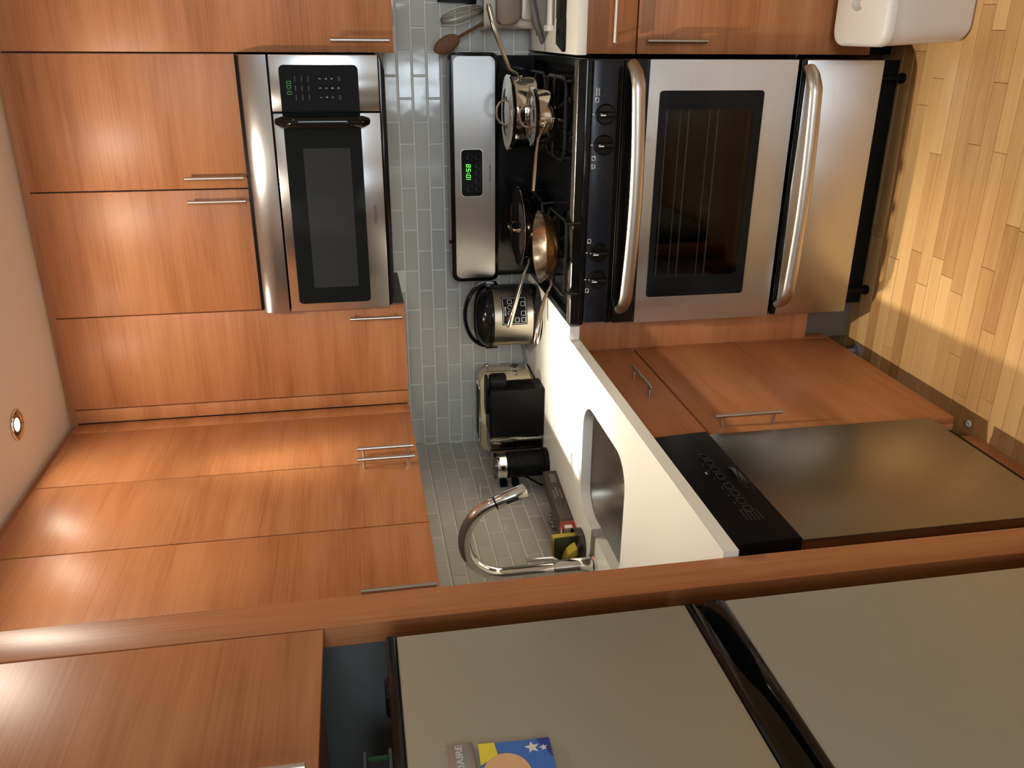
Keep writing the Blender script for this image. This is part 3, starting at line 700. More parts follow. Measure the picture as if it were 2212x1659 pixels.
for (ix, iz, cx2, cz2) in ((1.349, 0.863, 1, 1), (1.193, 0.866, -1, -1), (0.957, 0.8685, 1, 1), (0.808, 0.869, -1, -1)):
    bm = nb(); ringplate(bm, rrect(ix-0.0062, ix+0.0062, iz-0.0052, iz+0.0052, 0.001, 2), rrect(ix-0.005, ix+0.005, iz-0.004, iz+0.004, 0.0006, 2), 'y', YF-0.0007, YF-0.0001)
    q = (ix+0.0035*(1 if ix > 1.0 and ix > 1.3 or (0.9 < ix < 1.0) and False else -1 if ix < 1.0 and ix > 0.9 else (1 if ix > 1.1 else -1)), iz+0.003*cz2)
    prism(bm, [(q[0]+0.0018*math.cos(a), q[1]+0.0018*math.sin(a)) for a in [2*PI*j/10 for j in range(10)]], 'y', YF-0.0008, YF-0.0001)
    obj('burner_symbol', bm, M_lettw, cpn)
text('lettering', 'simmer', 0.0072, M_lettw, cpn, (1.3705, YF-0.0004, 0.8655)); text('lettering', 'burner', 0.0072, M_lettw, cpn, (1.3705, YF-0.0004, 0.8585))
text('lettering', 'quick', 0.0072, M_lettw, cpn, (1.1700, YF-0.0004, 0.8700)); text('lettering', 'boil', 0.0072, M_lettw, cpn, (1.1700, YF-0.0004, 0.8625))
# vent trim under the panel
vt = obj('vent_trim', box(nb(), x0+0.003, x1-0.003, YF+0.016, -0.633, 0.786, 0.8035), M_black, t)
for i in range(3): obj('vent_rib', tube(nb(), [(x0+0.02, YF+0.013-i*0.001, 0.790+i*0.0055), (x1-0.02, YF+0.013-i*0.001, 0.790+i*0.0055)], 0.0016, 8), M_blackg, vt)
# oven door
Z0, Z1 = 0.2805, 0.7165
fr = nb(); ringplate(fr, rrect(x0+0.002, x1-0.002, 0.272, 0.7835, 0.003, 4), rrect(0.839, 1.323, 0.400, 0.6655, 0.012, 4), 'y', -0.6365, -0.660)
od = obj('oven_door', fr, M_black, t)
fr = nb(); ringplate(fr, rrect(x0+0.003, x1-0.003, Z0, Z1, 0.002, 6), rrect(0.779, 1.3725, 0.3735, 0.684, 0.010, 6), 'y', -0.6603, YF)
obj('steel_skin', fr, M_steelX, od)
fr = nb(); ringplate(fr, rrect(0.7793, 1.3722, 0.3738, 0.6837, 0.010, 6), rrect(0.839, 1.323, 0.400, 0.6655, 0.012, 6), 'y', -0.6603, YF-0.0012)
obj('window_frame', fr, M_glassb, od)
obj('window_glass', prism(nb(), rrect(0.8393, 1.3227, 0.4003, 0.6652, 0.012, 6), 'y', YF+0.0015, YF+0.0045), M_ovenglass, od)
# arched bar handle
def arch(parent, xa, xb, z, yb, rise, drop, name='handle', r=(0.013, 0.0195)):
    P = []; n = 40
    for i in range(n+1):
        u = i/n; s = math.sin(PI*u)
        e = min(1, (s*4.2))**0.6
        bow = (rise-0.014)*e + 0.014*s
        P.append((xa+(xb-xa)*u, yb-bow+(0.004 if i in (0, n) else 0), z-drop*s))
    return obj(name, tube(nb(), P, [(r[0], r[1])]*(n+1), 14), M_bar, parent)
arch(od, 0.735, 1.443, 0.7605, -0.657, 0.062, 0.010)
# oven cavity and racks
bm = nb()
box(bm, 0.76, 1.40, -0.10, -0.09, 0.30, 0.74); box(bm, 0.75, 0.7598, -0.632, -0.09, 0.30, 0.74); box(bm, 1.4002, 1.41, -0.632, -0.09, 0.30, 0.74)
box(bm, 0.75, 1.41, -0.632, -0.09, 0.29, 0.2998); box(bm, 0.75, 1.41, -0.632, -0.09, 0.7402, 0.75)
obj('oven_cavity', bm, plain('oven_enamel', (0.006, 0.006, 0.006), 0.45, noise=0.3), t)
for (rz, yy) in ((0.632, -0.60), (0.565, -0.60), (0.475, -0.60)):
    bm = nb()
    tube(bm, [(0.765, yy, rz), (1.395, yy, rz)], 0.0026, 8); tube(bm, [(0.765, yy+0.03, rz+0.014), (1.395, yy+0.03, rz+0.014)], 0.0018, 8)
    tube(bm, [(0.765, -0.14, rz), (1.395, -0.14, rz)], 0.0026, 8)
    rk = obj('oven_rack', bm, M_rack, t)
    bm = nb()
    for i in range(9): tube(bm, [(0.80+i*0.07, yy+0.004, rz), (0.80+i*0.07, -0.144, rz)], 0.0014, 6)
    o = obj('cross_wires', bm, M_iron, rk, 'dark cross wires'); o['kind'] = 'stuff'
# drawer
dr = obj('drawer', box(nb(), x0+0.002, x1-0.002, -0.660, -0.635, 0.012, 0.262, 0.002), M_black, t)
obj('steel_skin', box(nb(), x0+0.004, x1-0.003, YF, -0.6603, 0.0150, 0.2530, 0.002), M_steelX, dr)
arch(dr, 0.735, 1.432, 0.2440, -0.672, 0.058, 0.004)
# backguard
bgd = obj('backguard', prism(nb(), rrect(x0-0.006, x1+0.001, 1.040, 1.2075, 0.026, 6), 'y', -0.104, -0.045, 0.004), M_blackg, t)
obj('backguard_post', box(nb(), x0+0.008, x1-0.008, -0.085, -0.030, 0.9175, 1.0400), M_black, t)
ssk = obj('steel_plate', prism(nb(), rrect(0.7035, 1.4455, 1.0545, 1.1925, 0.020, 6), 'y', -0.1062, -0.1043), M_steelX, bgd)
obj('display_bezel', prism(nb(), rrect(0.9925, 1.1525, 1.0965, 1.1725, 0.014, 5), 'y', -0.1076, -0.1064), M_handle, bgd)
dsp = obj('display', prism(nb(), rrect(0.9945, 1.1505, 1.0985, 1.1705, 0.013, 5), 'y', -0.1092, -0.1078), M_glassb, bgd)
obj('clock_digits', seven(nb(), '10:58', 1.0420, 1.1385, -0.1092, 0.0105, 0.0165, 0.0026), M_led, dsp)
bm = nb()
for (bx, bz) in ((1.127, 1.140), (1.127, 1.112), (1.098, 1.112), (1.074, 1.112), (1.048, 1.112), (1.020, 1.112), (1.020, 1.140)):
    ringplate(bm, rrect(bx-0.0095, bx+0.0095, bz-0.007, bz+0.007, 0.002, 2), rrect(bx-0.0090, bx+0.0090, bz-0.0065, bz+0.0065, 0.0018, 2), 'y', -0.1096, -0.1090)
    box(bm, bx-0.0085, bx+0.003, -0.1096, -0.1090, bz+0.0095, bz+0.0112)
obj('key_outline', bm, M_lettg, dsp)
text('lettering', 'FRIGIDAIRE', 0.0125, M_lettd, bgd, (1.0705, -0.1064, 1.0710), sx=0.93)
obj('guard_clip', box(nb(), 0.826, 0.838, -0.09, -0.075, 1.2078, 1.2135, 0.001), M_blackp, bgd)
# burners and grates
for (bx, by) in ((1.29, -0.235), (1.29, -0.505), (0.905, -0.235), (0.905, -0.56)):
    b = obj('burner', lathe(nb(), [(0, 0.8965), (0.055, 0.8965), (0.055, 0.900), (0.045, 0.903), (0.045, 0.915), (0.040, 0.918), (0, 0.918)], bx, by, 32), M_iron, t)
    obj('burner_cap', lathe(nb(), [(0, 0.9183), (0.037, 0.9183), (0.040, 0.922), (0.036, 0.926), (0, 0.927)], bx, by, 32), M_iron, b)
    bm = nb(); hw = 0.112; GT = 0.944
    lp = rrect(bx-hw, bx+hw, by-0.118, by+0.118, 0.035, 5)
    tube(bm, [(p[0], p[1], 0.9385) for p in lp], 0.0052, 8, closed=True)
    for (dx, dy) in ((1, 0), (-1, 0), (0, 1), (0, -1)):
        e = hw if dx else 0.118
        tube(bm, [(bx+dx*e, by+dy*e, 0.9385), (bx+dx*(e-0.01), by+dy*(e-0.01), 0.9455), (bx+dx*0.028, by+dy*0.028, 0.9455)], [0.005, 0.0052, 0.0046], 8)
    for (dx, dy) in ((1, 1), (1, -1), (-1, 1), (-1, -1)):
        a = (bx+dx*(hw-0.010), by+dy*(0.118-0.010)); tube(bm, [(a[0], a[1], 0.9385), (a[0]+dx*0.004, a[1]+dy*0.004, 0.8972)], 0.005, 8)
    obj('burner_grate', bm, M_iron, t)

# ================================================================ MICROWAVE
YM = -0.3896
t = thing('microwave', 'stainless over-the-range microwave under the short cabinet', 'microwave', (1.077, -0.17, 1.44))
mz0, mz1, msp = 1.4432, 1.7553, 1.2985
obj('body', box(nb(), x0+0.003, x1-0.002, YM+0.022, WYB-0.002, mz0, 1.8455, 0.003), M_blackp, t)
obj('underside', prism(nb(), [(x0+0.045, 1.4255), (x1-0.045, 1.4255), (x1-0.010, 1.4345), (x1-0.004, 1.4430), (x0+0.004, 1.4430), (x0+0.010, 1.4345)], 'y', -0.384, WYB-0.010, 0.002), M_blackg, t)
dd = obj('door', box(nb(), x0+0.0005, msp-0.0022, YM, YM+0.0215, mz0+0.001, mz1-0.004, 0.002), M_steelMW, t)
cc = obj('control_housing', box(nb(), msp+0.0022, x1-0.0005, YM, YM+0.0215, mz0+0.001, mz1-0.004, 0.002), M_steelMW, t)
vp = [(YM, mz1+0.0015), (YM+0.001, mz1+0.030), (YM+0.006, mz1+0.055), (YM+0.014, mz1+0.072), (YM+0.024, mz1+0.082), (YM+0.036, mz1+0.088), (YM+0.05, mz1+0.0895), (YM+0.05, mz1+0.0015)]
obj('vent_hood', prism(nb(), vp, 'x', x0-0.004, x1-0.0005), M_steelMW, t, ang=0.9)
obj('black_glass', prism(nb(), rrect(0.7215, msp-0.0025, 1.502, 1.7245, (0.012, 0.0005, 0.0005, 0.012), 5), 'y', YM-0.0022, YM-0.0002), M_glassb, dd)
obj('screen', prism(nb(), rrect(0.7725, 1.197, 1.5375, 1.6745, 0.003, 3), 'y', YM-0.0028, YM-0.0023), M_mwglass, dd)
hb = nb(); hp = []
for i in range(17):
    u = i/16; s = math.sin(PI*u); hp.append((1.2735, YM-0.006-0.034*min(1, s*1.9), 1.479+0.264*u))
tube(hb, hp, [(0.010 if i in (0, 16) else 0.0165, 0.008 if i in (0, 16) else 0.011) for i in range(17)], 14)
obj('handle', hb, M_blackg, dd)
text('lettering', 'FRIGIDAIRE', 0.0125, M_lettd, dd, (0.998, YM-0.0003, 1.4725), sx=0.92)
pb = obj('keypad', prism(nb(), rrect(msp+0.0025, 1.4285, 1.502, 1.7245, (0.0005, 0.014, 0.014, 0.0005), 5), 'y', YM-0.0022, YM-0.0002), M_glassb, cc)
obj('clock_digits', seven(nb(), '0:00', 1.3480, 1.6925, YM-0.0023, 0.0088, 0.0130, 0.0018, 0.0), M_leddim, pb)
for i, s in enumerate('1234567890'):
    cxk = 1.340 + 0.0255*(i % 3) if i < 9 else 1.3655
    czk = 1.6110 - 0.0172*(i//3)
    text('digit', s, 0.0085, M_lettp, pb, (cxk, YM-0.0025, czk))
bm = nb()
for rz in (1.681, 1.6625, 1.644):
    for c3 in (1.340, 1.3655, 1.391):
        box(bm, c3-0.0075, c3+0.0075, YM-0.0028, YM-0.0023, rz-0.0012, rz+0.0012)
for c3 in (1.340, 1.391):
    box(bm, c3-0.006, c3+0.006, YM-0.0028, YM-0.0023, 1.558, 1.5605); box(bm, c3-0.006, c3+0.006, YM-0.0028, YM-0.0023, 1.553, 1.5555)
obj('key_legend', bm, M_lettg, pb)

# ================================================================ COOKWARE
def pot(name, label, cx, cy, zb, zr, r, lid=True):
    t = thing(name, label, 'pot', (cx, cy, zb))
    th = 0.0022
    pr = [(0, zb), (r-0.012, zb), (r-0.003, zb+0.004), (r, zb+0.013), (r, zr-0.005), (r+0.004, zr), (r+0.002, zr+0.001), (r-th, zr-0.004), (r-th, zb+0.014), (r-0.012, zb+0.006), (0, zb+0.005)]
    obj('pan_body', lathe(nb(), pr, cx, cy, 56), M_pot, t)
    return t
def lid(t, cx, cy, z, r, ang, mat=None, hh=0.036, hw=0.036):
    mat = mat or M_pot
    ld = obj('lid', lathe(nb(), [(r-0.003, z-0.004), (r-0.001, z+0.0015), (r+0.005, z+0.003), (r+0.006, z+0.0045), (r+0.003, z+0.0055), (r-0.010, z+0.004), (r-0.016, z+0.0036), (r*0.66, z+0.0046), (r*0.62, z+0.0060), (r*0.25, z+0.0066), (0, z+0.0066),
                            ], cx, cy, 56), mat, t)
    c, s = math.cos(ang), math.sin(ang); P = []
    for (u, h) in ((-1.35, 0.0062), (-1.05, 0.0075), (-0.98, 0.018), (-0.85, 0.75*hh), (-0.5, hh), (0, hh*1.06), (0.5, hh), (0.85, 0.75*hh), (0.98, 0.018), (1.05, 0.0075), (1.35, 0.0062)):
        P.append((cx+u*hw*c, cy+u*hw*s, z+h))
    h = obj('lid_handle', tube(nb(), P, [(0.008, 0.0025), (0.007, 0.0028)] + [(0.0045, 0.0032)]*7 + [(0.007, 0.0028), (0.008, 0.0025)], 10), mat, ld)
    return ld
def long_handle(t, pts, w=(0.010, 0.0085), mat=None):
    n = len(pts); q = [0.45, 0.42, 0.55, 0.8, 1.0, 1.0, 0.7] if n == 7 else [0.5, 0.45, 0.6, 0.8, 1.0, 0.8]
    h = obj('handle', tube(nb(), pts, [(w[0]*q[i], w[1]*q[i]) for i in range(n)], 14), mat or M_pot, t)
    return h
GZ = 0.9512
# large saucepan on the rear right burner
cx, cy, r = 1.283, -0.272, 0.108
t = pot('saucepan', 'large lidded steel saucepan on the rear right burner', cx, cy, GZ, 1.036, r)
lid(t, cx, cy, 1.0385, r, math.radians(8))
a = math.radians(-14)
hp = [(cx+(r-0.001)*math.cos(a), cy+r*math.sin(a), 1.012), (cx+(r+0.012)*math.cos(a), cy+(r+0.012)*math.sin(a), 1.014), (1.412, -0.302, 1.040), (1.470, -0.306, 1.066), (1.53, -0.308, 1.090), (1.588, -0.309, 1.106), (1.596, -0.309, 1.106)]
long_handle(t, hp)
bm = nb(); ball(bm, (cx+r*math.cos(a)+0.004, cy+r*math.sin(a)-0.006, 1.004), 0.005, 10, (1, 1, 1)); ball(bm, (cx+r*math.cos(a)+0.002, cy+r*math.sin(a)+0.010, 1.004), 0.005, 10)
obj('rivet', bm, M_pot, t)
# small saucepan on the front right burner
cx, cy, r = 1.291, -0.502, 0.0765
t = pot('saucepan', 'small lidded steel saucepan on the front right burner', cx, cy, GZ, 1.006, r)
lid(t, cx, cy, 1.0085, r, math.radians(18), hh=0.036, hw=0.031)
a = math.radians(-100)
hp = [(cx+r*math.cos(a)-0.003, cy+r*math.sin(a)+0.001, 0.985), (1.272, -0.592, 0.990), (1.240, -0.612, 1.012), (1.20, -0.628, 1.021), (1.15, -0.645, 1.028), (1.103, -0.658, 1.034)]
long_handle(t, hp, (0.0085, 0.0062))
obj('rivet', ball(nb(), (cx+r*math.cos(a)+0.004, cy+r*math.sin(a)-0.003, 0.984), 0.0045, 10), M_pot, t)
# frying pan, front left burner
def frypan(name, label, cx, cy, r, zr, dep, hp, mat_in, mat_out):
    t = thing(name, label, 'frying pan', (cx, cy, zr-dep))
    zb = zr-dep
    obj('pan_outside', lathe(nb(), [(0, zb), (r*0.72, zb), (r*0.80, zb+0.004), (r*0.93, zb+dep*0.55), (r, zr), (r+0.002, zr+0.0008), (r-0.0005, zr+0.001), (r*0.92, zb+dep*0.55+0.001), (r*0.79, zb+0.0058), (0, zb+0.0046)], cx, cy, 56), mat_out, t)
    obj('pan_inside', lathe(nb(), [(0, zb+0.0052), (r*0.775, zb+0.0064), (r*0.905, zb+dep*0.55+0.0015), (r-0.003, zr+0.0011)], cx, cy, 56), mat_in, t)
    long_handle(t, hp, (0.011, 0.0090))
    return t
cx, cy, r = 0.922, -0.575, 0.106
hp = [(0.836, -0.634, 0.970), (0.822, -0.648, 0.974), (0.790, -0.668, 0.996), (0.752, -0.688, 1.012), (0.71, -0.703, 1.022), (0.672, -0.714, 1.030), (0.664, -0.716, 1.030)]
frypan('frying_pan', 'open steel frying pan on the front left burner', cx, cy, r, 0.994, 0.0425, hp, M_pan_in, M_pan_out)
cx, cy, r = 0.915, -0.250, 0.125
hp = [(0.822, -0.328, 0.975), (0.808, -0.338, 0.980), (0.775, -0.352, 0.998), (0.72, -0.366, 1.018), (0.66, -0.378, 1.038), (0.614, -0.386, 1.052), (0.606, -0.388, 1.053)]
M_darksteel = plain('dark_mirror_steel', (0.24, 0.22, 0.19), 0.08, 1.0, noise=0.2)
M_darklid = plain('dark_glass_lid', (0.012, 0.012, 0.011), 0.07, spec=0.5, noise=0.2)
t = frypan('frying_pan', 'wide frying pan with dark steel lid on the rear left burner', cx, cy, r, 0.992, 0.0405, hp, M_pan_in, M_darksteel)
ld = lid(t, cx, cy, 0.9955, r-0.001, math.radians(82), M_darklid, hh=0.034, hw=0.038)
for c in ld.children: c.data.materials[0] = M_pot
obj('lid_rim', tube(nb(), [(cx+(r+0.004)*math.cos(2*PI*k/48), cy+(r+0.004)*math.sin(2*PI*k/48), 0.9995) for k in range(48)], 0.0018, 6, closed=True), M_pot, ld)

# ================================================================ COUNTER APPLIANCES
# rice cooker
cx, cy, r = 0.584, -0.180, 0.1085
t = thing('rice_cooker', 'black and steel rice cooker on the counter beside the range', 'rice cooker', (cx, cy, CT))
obj('base_ring', lathe(nb(), [(0, CT+0.0005), (r-0.010, CT+0.0005), (r-0.002, CT+0.010), (r+0.001, CT+0.030), (r-0.002, CT+0.034), (0, CT+0.034)], cx, cy, 56), M_blackg, t)
obj('steel_band', lathe(nb(), [(r-0.004, CT+0.032), (r, CT+0.034), (r, 1.084), (r-0.004, 1.086)], cx, cy, 64), plain('cooker_steel', (0.62, 0.57, 0.47), 0.28, 1.0, noise=0.05), t)
ld = obj('lid', lathe(nb(), [(r-0.004, 1.082), (r+0.001, 1.084), (r+0.002, 1.092), (r, 1.096), (r-0.002, 1.0965), (r, 1.098), (r-0.001, 1.106), (r-0.010, 1.122), (r-0.028, 1.136), (r-0.060, 1.146), (0, 1.149)], cx, cy, 64), M_blackg, t)
hdl = []
for i in range(21):
    a = PI*i/20; hdl.append((cx+(r+0.006)*math.cos(a), cy+0.010, 1.096+0.078*math.sin(a)))
obj('carry_handle', tube(nb(), hdl, [(0.016, 0.0075)]*21, 10), M_blackg, t)
for sx_ in (-1, 1): obj('hinge_lug', box(nb(), cx+sx_*(r+0.004)-0.006, cx+sx_*(r+0.004)+0.006, cy-0.022, cy+0.03, 1.058, 1.104, 0.004), M_blackg, t)
obj('lid_latch', box(nb(), cx+0.010, cx+0.044, cy-r-0.010, cy-r+0.006, 1.098, 1.112, 0.003), M_blackp, ld)
def cylpatch(bm, cx, cy, r, a0, a1, z0, z1, th, n=14):
    t_ = nb(); A = []
    for i in range(n+1):
        a = a0+(a1-a0)*i/n
        A.append([t_.verts.new((cx+rr*math.cos(a), cy+rr*math.sin(a), z)) for rr, z in ((r, z0), (r+th, z0), (r+th, z1), (r, z1))])
    for p, q in zip(A, A[1:]):
        for k in range(4): t_.faces.new((p[k], p[(k+1) % 4], q[(k+1) % 4], q[k]))
    t_.faces.new(A[0]); t_.faces.new(A[-1][::-1]); bmesh.ops.recalc_face_normals(t_, faces=t_.faces[:]); merge(bm, t_); return bm
am = math.radians(-90+25)
pn = obj('control_panel', cylpatch(nb(), cx, cy, r+0.0003, am-0.46, am+0.46, 0.970, 1.058, 0.0016), M_glassb, t)
bm = nb()
for (z0_, z1_) in ((0.9735, 0.9748), (1.0532, 1.0545)): cylpatch(bm, cx, cy, r+0.0018, am-0.42, am+0.42, z0_, z1_, 0.0006)
for a_ in (am-0.425, am+0.415): cylpatch(bm, cx, cy, r+0.0018, a_, a_+0.010, 0.9735, 1.0545, 0.0006, 2)
obj('panel_border', bm, M_lettp, pn)
def around(da, z): a = am+da; return Vector((cx+(r+0.0022)*math.cos(a), cy+(r+0.0022)*math.sin(a), z)), a
for (da, z) in ((-0.30, 0.984), (-0.10, 0.984), (0.20, 0.984), (-0.30, 1.006), (0.28, 1.030), (0.10, 1.031), (-0.08, 1.031), (-0.28, 1.031)):
    p, a = around(da, z); round_ = z > 1.02 and abs(da) < 0.2
    b = nb(); rr_ = 0.0078
    ringplate(b, rrect(-rr_, rr_, -rr_, rr_, rr_*0.95 if round_ else 0.002, 4), rrect(-rr_+0.0012, rr_-0.0012, -rr_+0.0012, rr_-0.0012, rr_*0.8 if round_ else 0.0014, 4), 'y', -0.0006, 0.0)
    bmesh.ops.transform(b, matrix=Matrix.Translation(p) @ Matrix.Rotation(a+PI/2, 4, 'Z'), verts=b.verts[:])
    obj('button_ring', b, M_lettp, pn)
p, a = around(-0.02, 1.0465)
text('lettering', 'AROMA', 0.0095, M_lettp, pn, p, tilt=(Matrix.Rotation(a+PI/2, 3, 'Z') @ Matrix(((1, 0, 0), (0, 0, -1), (0, 1, 0)))))
# toaster
t = thing('toaster', 'cream retro toaster with chrome knob in the counter corner', 'toaster', (0.185, -0.11, CT))
ty0, ty1, tx0, tx1 = -0.190, -0.025, 0.028, 0.338
def tprof(ins, zt): 
    P = [(ty0+0.010+ins, 0.930), (ty1-0.010-ins, 0.930), (ty1-ins, 0.960), (ty1-ins, zt-0.055)]
    for i in range(1, 8): a = .5*PI*i/8; P.append((ty1-ins-0.048+0.048*math.cos(a), zt-0.055+0.055*math.sin(a)))
    P.append((ty1-ins-0.048, zt)); P.append((ty0+ins+0.048, zt))
    for i in range(1, 8): a = .5*PI+.5*PI*i/8; P.append((ty0+ins+0.048+0.048*math.cos(a), zt-0.055+0.055*math.sin(a)))
    P += [(ty0+ins, zt-0.055), (ty0+ins, 0.960)]
    return P
bm = nb(); tb = nb(); L_ = []
for (xx, ins, zt) in ((tx0, 0.02, 1.095), (tx0+0.008, 0.006, 1.111), (tx0+0.026, 0.0, 1.118), (tx1-0.026, 0.0, 1.118), (tx1-0.008, 0.006, 1.111), (tx1, 0.02, 1.095)):
    L_.append([tb.verts.new((xx, p[0], p[1])) for p in tprof(ins, zt)])
for A, B in zip(L_, L_[1:]):
    for k in range(len(A)): tb.faces.new((A[k], A[(k+1) % len(A)], B[(k+1) % len(B)], B[k]))
tb.faces.new(L_[0]); tb.faces.new(L_[-1][::-1]); bmesh.ops.recalc_face_normals(tb, faces=tb.faces[:]); merge(bm, tb)
obj('shell', bm, M_cream, t, ang=1.0)
obj('base_band', box(nb(), tx0+0.006, tx1-0.002, ty0+0.006, ty1-0.006, CT+0.008, 0.9295, 0.004), M_chrome, t)
obj('base_plinth', box(nb(), tx0+0.012, tx1-0.008, ty0+0.012, ty1-0.012, CT+0.0005, CT+0.0078), M_blackp, t)
tpl = obj('top_plate', prism(nb(), rrect(tx0+0.035, tx1-0.04, ty0+0.040, ty1-0.040, 0.012, 5), 'z', 1.1182, 1.1215, 0.001), M_chrome, t)
for yy in (-0.128, -0.092): obj('bread_slot', box(nb(), tx0+0.05, tx1-0.055, yy-0.0085, yy+0.0085, 1.1216, 1.1228), M_rubber, tpl)
obj('lever_slot', box(nb(), tx1-0.001, tx1+0.0012, -0.1085, -0.1055, 1.010, 1.088), M_rubber, t)
bm = nb(); tube(bm, [(tx1, -0.107, 1.078), (tx1+0.020, -0.107, 1.086)], 0.0028, 8); ball(bm, (tx1+0.026, -0.107, 1.088), 0.0085, 16); obj('lever', bm, M_chrome, t)
Mx = Matrix.Translation((tx1-0.001, -0.107, 0.982)) @ Matrix.Rotation(PI/2, 4, 'Y')
kb = obj('dial_knob', lathe(nb(), [(0, 0), (0.024, 0), (0.024, 0.006), (0.020, 0.009), (0.020, 0.020), (0.017, 0.022), (0, 0.0215)], 0, 0, 32, mat=Mx), M_chrome, t)
Mx = Matrix.Translation((tx1-0.004, -0.150, 0.985)) @ Matrix.Rotation(PI/2, 4, 'Y')
obj('button', lathe(nb(), [(0, 0), (0.008, 0), (0.008, 0.006), (0, 0.0065)], 0, 0, 20, mat=Mx), M_grime, t)
obj('power_cord', tube(nb(), [(0.39, -0.02, CT+0.004), (0.44, 0.0, CT+0.006), (0.455, 0.02, CT+0.02), (0.45, 0.03, CT+0.045), (0.43, 0.03, CT+0.05), (0.42, 0.025, CT+0.02), (0.345, -0.02, CT+0.004), (0.30, -0.03, CT+0.006)], 0.003, 8), M_grime, t)
# capsule coffee machine
t = thing('coffee_machine', 'black capsule coffee machine with clear water tank in front of the cream toaster', 'coffee machine', (0.26, -0.29, CT))
kx0, kx1, ky0, ky1, kz1 = 0.176, 0.356, -0.342, -0.238, 1.106
obj('housing', box(nb(), kx0, kx1, ky0, ky1, CT+0.0008, kz1, 0.004), M_blackp, t)
bm = nb()
for i in range(15):
    z = CT+0.030+i*0.0085; box(bm, kx1+0.0002, kx1+0.0022, ky0+0.014, ky1-0.012, z, z+0.0042, 0.0008, 1)
obj('front_ribs', bm, M_blackp, t)
obj('brew_head', lathe(nb(), [(0, 1.046), (0.026, 1.046), (0.030, 1.050), (0.031, 1.092), (0.027, 1.104), (0, 1.105)], 0.372, -0.288, 32), M_blackp, t)
obj('lever_plate', prism(nb(), rrect(0.252, 0.398, -0.318, -0.258, 0.026, 6), 'z', 1.1115, 1.1195, 0.002), M_blackp, t)
obj('top_cap', box(nb(), kx0+0.004, kx1-0.02, ky0+0.006, ky1-0.006, kz1, 1.1112, 0.002), M_blackp, t)
tk = obj('water_tank', ringplate(nb(), rrect(0.112, 0.1752, -0.337, -0.243, 0.022, 6), rrect(0.1145, 0.1735, -0.3345, -0.2455, 0.020, 6), 'z', CT+0.002, 1.100), M_clear, t, 'clear plastic water tank')
obj('tank_base', prism(nb(), rrect(0.115, 0.1730, -0.334, -0.246, 0.020, 6), 'z', CT+0.0025, CT+0.014), M_clear, tk)
obj('water', prism(nb(), rrect(0.116, 0.1720, -0.333, -0.247, 0.019, 6), 'z', CT+0.0145, 1.010), M_water, tk)
obj('tank_lid', prism(nb(), rrect(0.111, 0.1752, -0.338, -0.242, 0.023, 6), 'z', 1.1003, 1.108, 0.001), M_smoke, tk)
obj('tank_valve', box(nb(), 0.140, 0.158, -0.30, -0.28, CT+0.0148, CT+0.052), M_blackp, tk)
# milk frother
cx, cy = 0.096, -0.400
t = thing('milk_frother', 'ribbed black milk frother with chrome band beside the coffee machine', 'frother', (cx, cy, CT))
obj('power_base', lathe(nb(), [(0, CT+0.0008), (0.052, CT+0.0008), (0.053, CT+0.004), (0.053, CT+0.016), (0.050, CT+0.018), (0, CT+0.018)], cx, cy, 48), M_blackp, t)
pr = [(0, CT+0.0183), (0.043, CT+0.0183)]
z = CT+0.020
for i in range(19):
    pr += [(0.0470, z), (0.0470, z+0.0042), (0.0452, z+0.0052), (0.0452, z+0.0064)]; z += 0.0069
pr += [(0.045, z), (0, z)]
obj('ribbed_body', lathe(nb(), pr, cx, cy, 48), M_blackp, t, ang=0.3)
zb = z
obj('chrome_band', lathe(nb(), [(0, zb+0.0002), (0.0455, zb+0.0002), (0.0462, zb+0.002), (0.0452, zb+0.016), (0.0462, zb+0.018), (0.0455, zb+0.034), (0, zb+0.034)], cx, cy, 48), M_chrome, t)
obj('lid', lathe(nb(), [(0, zb+0.0342), (0.047, zb+0.0342), (0.0475, zb+0.037), (0.046, zb+0.043), (0.03, zb+0.046), (0, zb+0.0465)], cx, cy, 48), M_smoke, t)
obj('start_button', box(nb(), cx+0.006, cx+0.020, cy-0.0475, cy-0.043, zb+0.008, zb+0.022, 0.002), M_blackg, t)
# wall outlet and plugs
t = thing('wall_outlet', 'pale outlet plate on the left tile wall behind the frother', 'outlet', (WX, -0.355, 1.04))
obj('cover_plate', box(nb(), WX+0.0005, WX+0.0065, -0.398, -0.318, 0.982, 1.104, 0.002), M_outlet, t)
for z in (1.065, 1.021): obj('receptacle', box(nb(), WX+0.0066, WX+0.0082, -0.374, -0.342, z-0.014, z+0.014, 0.0006), M_outlet, t)
for i, z in enumerate((1.065, 1.021)):
    t = thing('power_plug', ('black plug in the upper socket of the wall outlet', 'black plug in the lower socket of the wall outlet')[i], 'plug', (WX+0.009, -0.358, z))
    obj('plug_body', box(nb(), WX+0.0085, WX+0.034, -0.371, -0.345, z-0.013, z+0.013, 0.004), M_blackp, t)
    e = 0.03*i
    obj('cord', tube(nb(), [(WX+0.034, -0.358, z), (WX+0.052, -0.364, z-0.012), (WX+0.060, -0.40, 0.985), (WX+0.055, -0.455, 0.946), (WX+0.06, -0.476, CT+0.006), (WX+0.075, -0.462, CT+0.0045)] if i else [(WX+0.034, -0.358, z), (WX+0.050, -0.352, z-0.002), (WX+0.046, -0.325, 1.02), (WX+0.028, -0.318, 0.95), (WX+0.032, -0.325, CT+0.0045), (WX+0.055, -0.335, CT+0.0045)], 0.0034, 8), M_blackp, t)
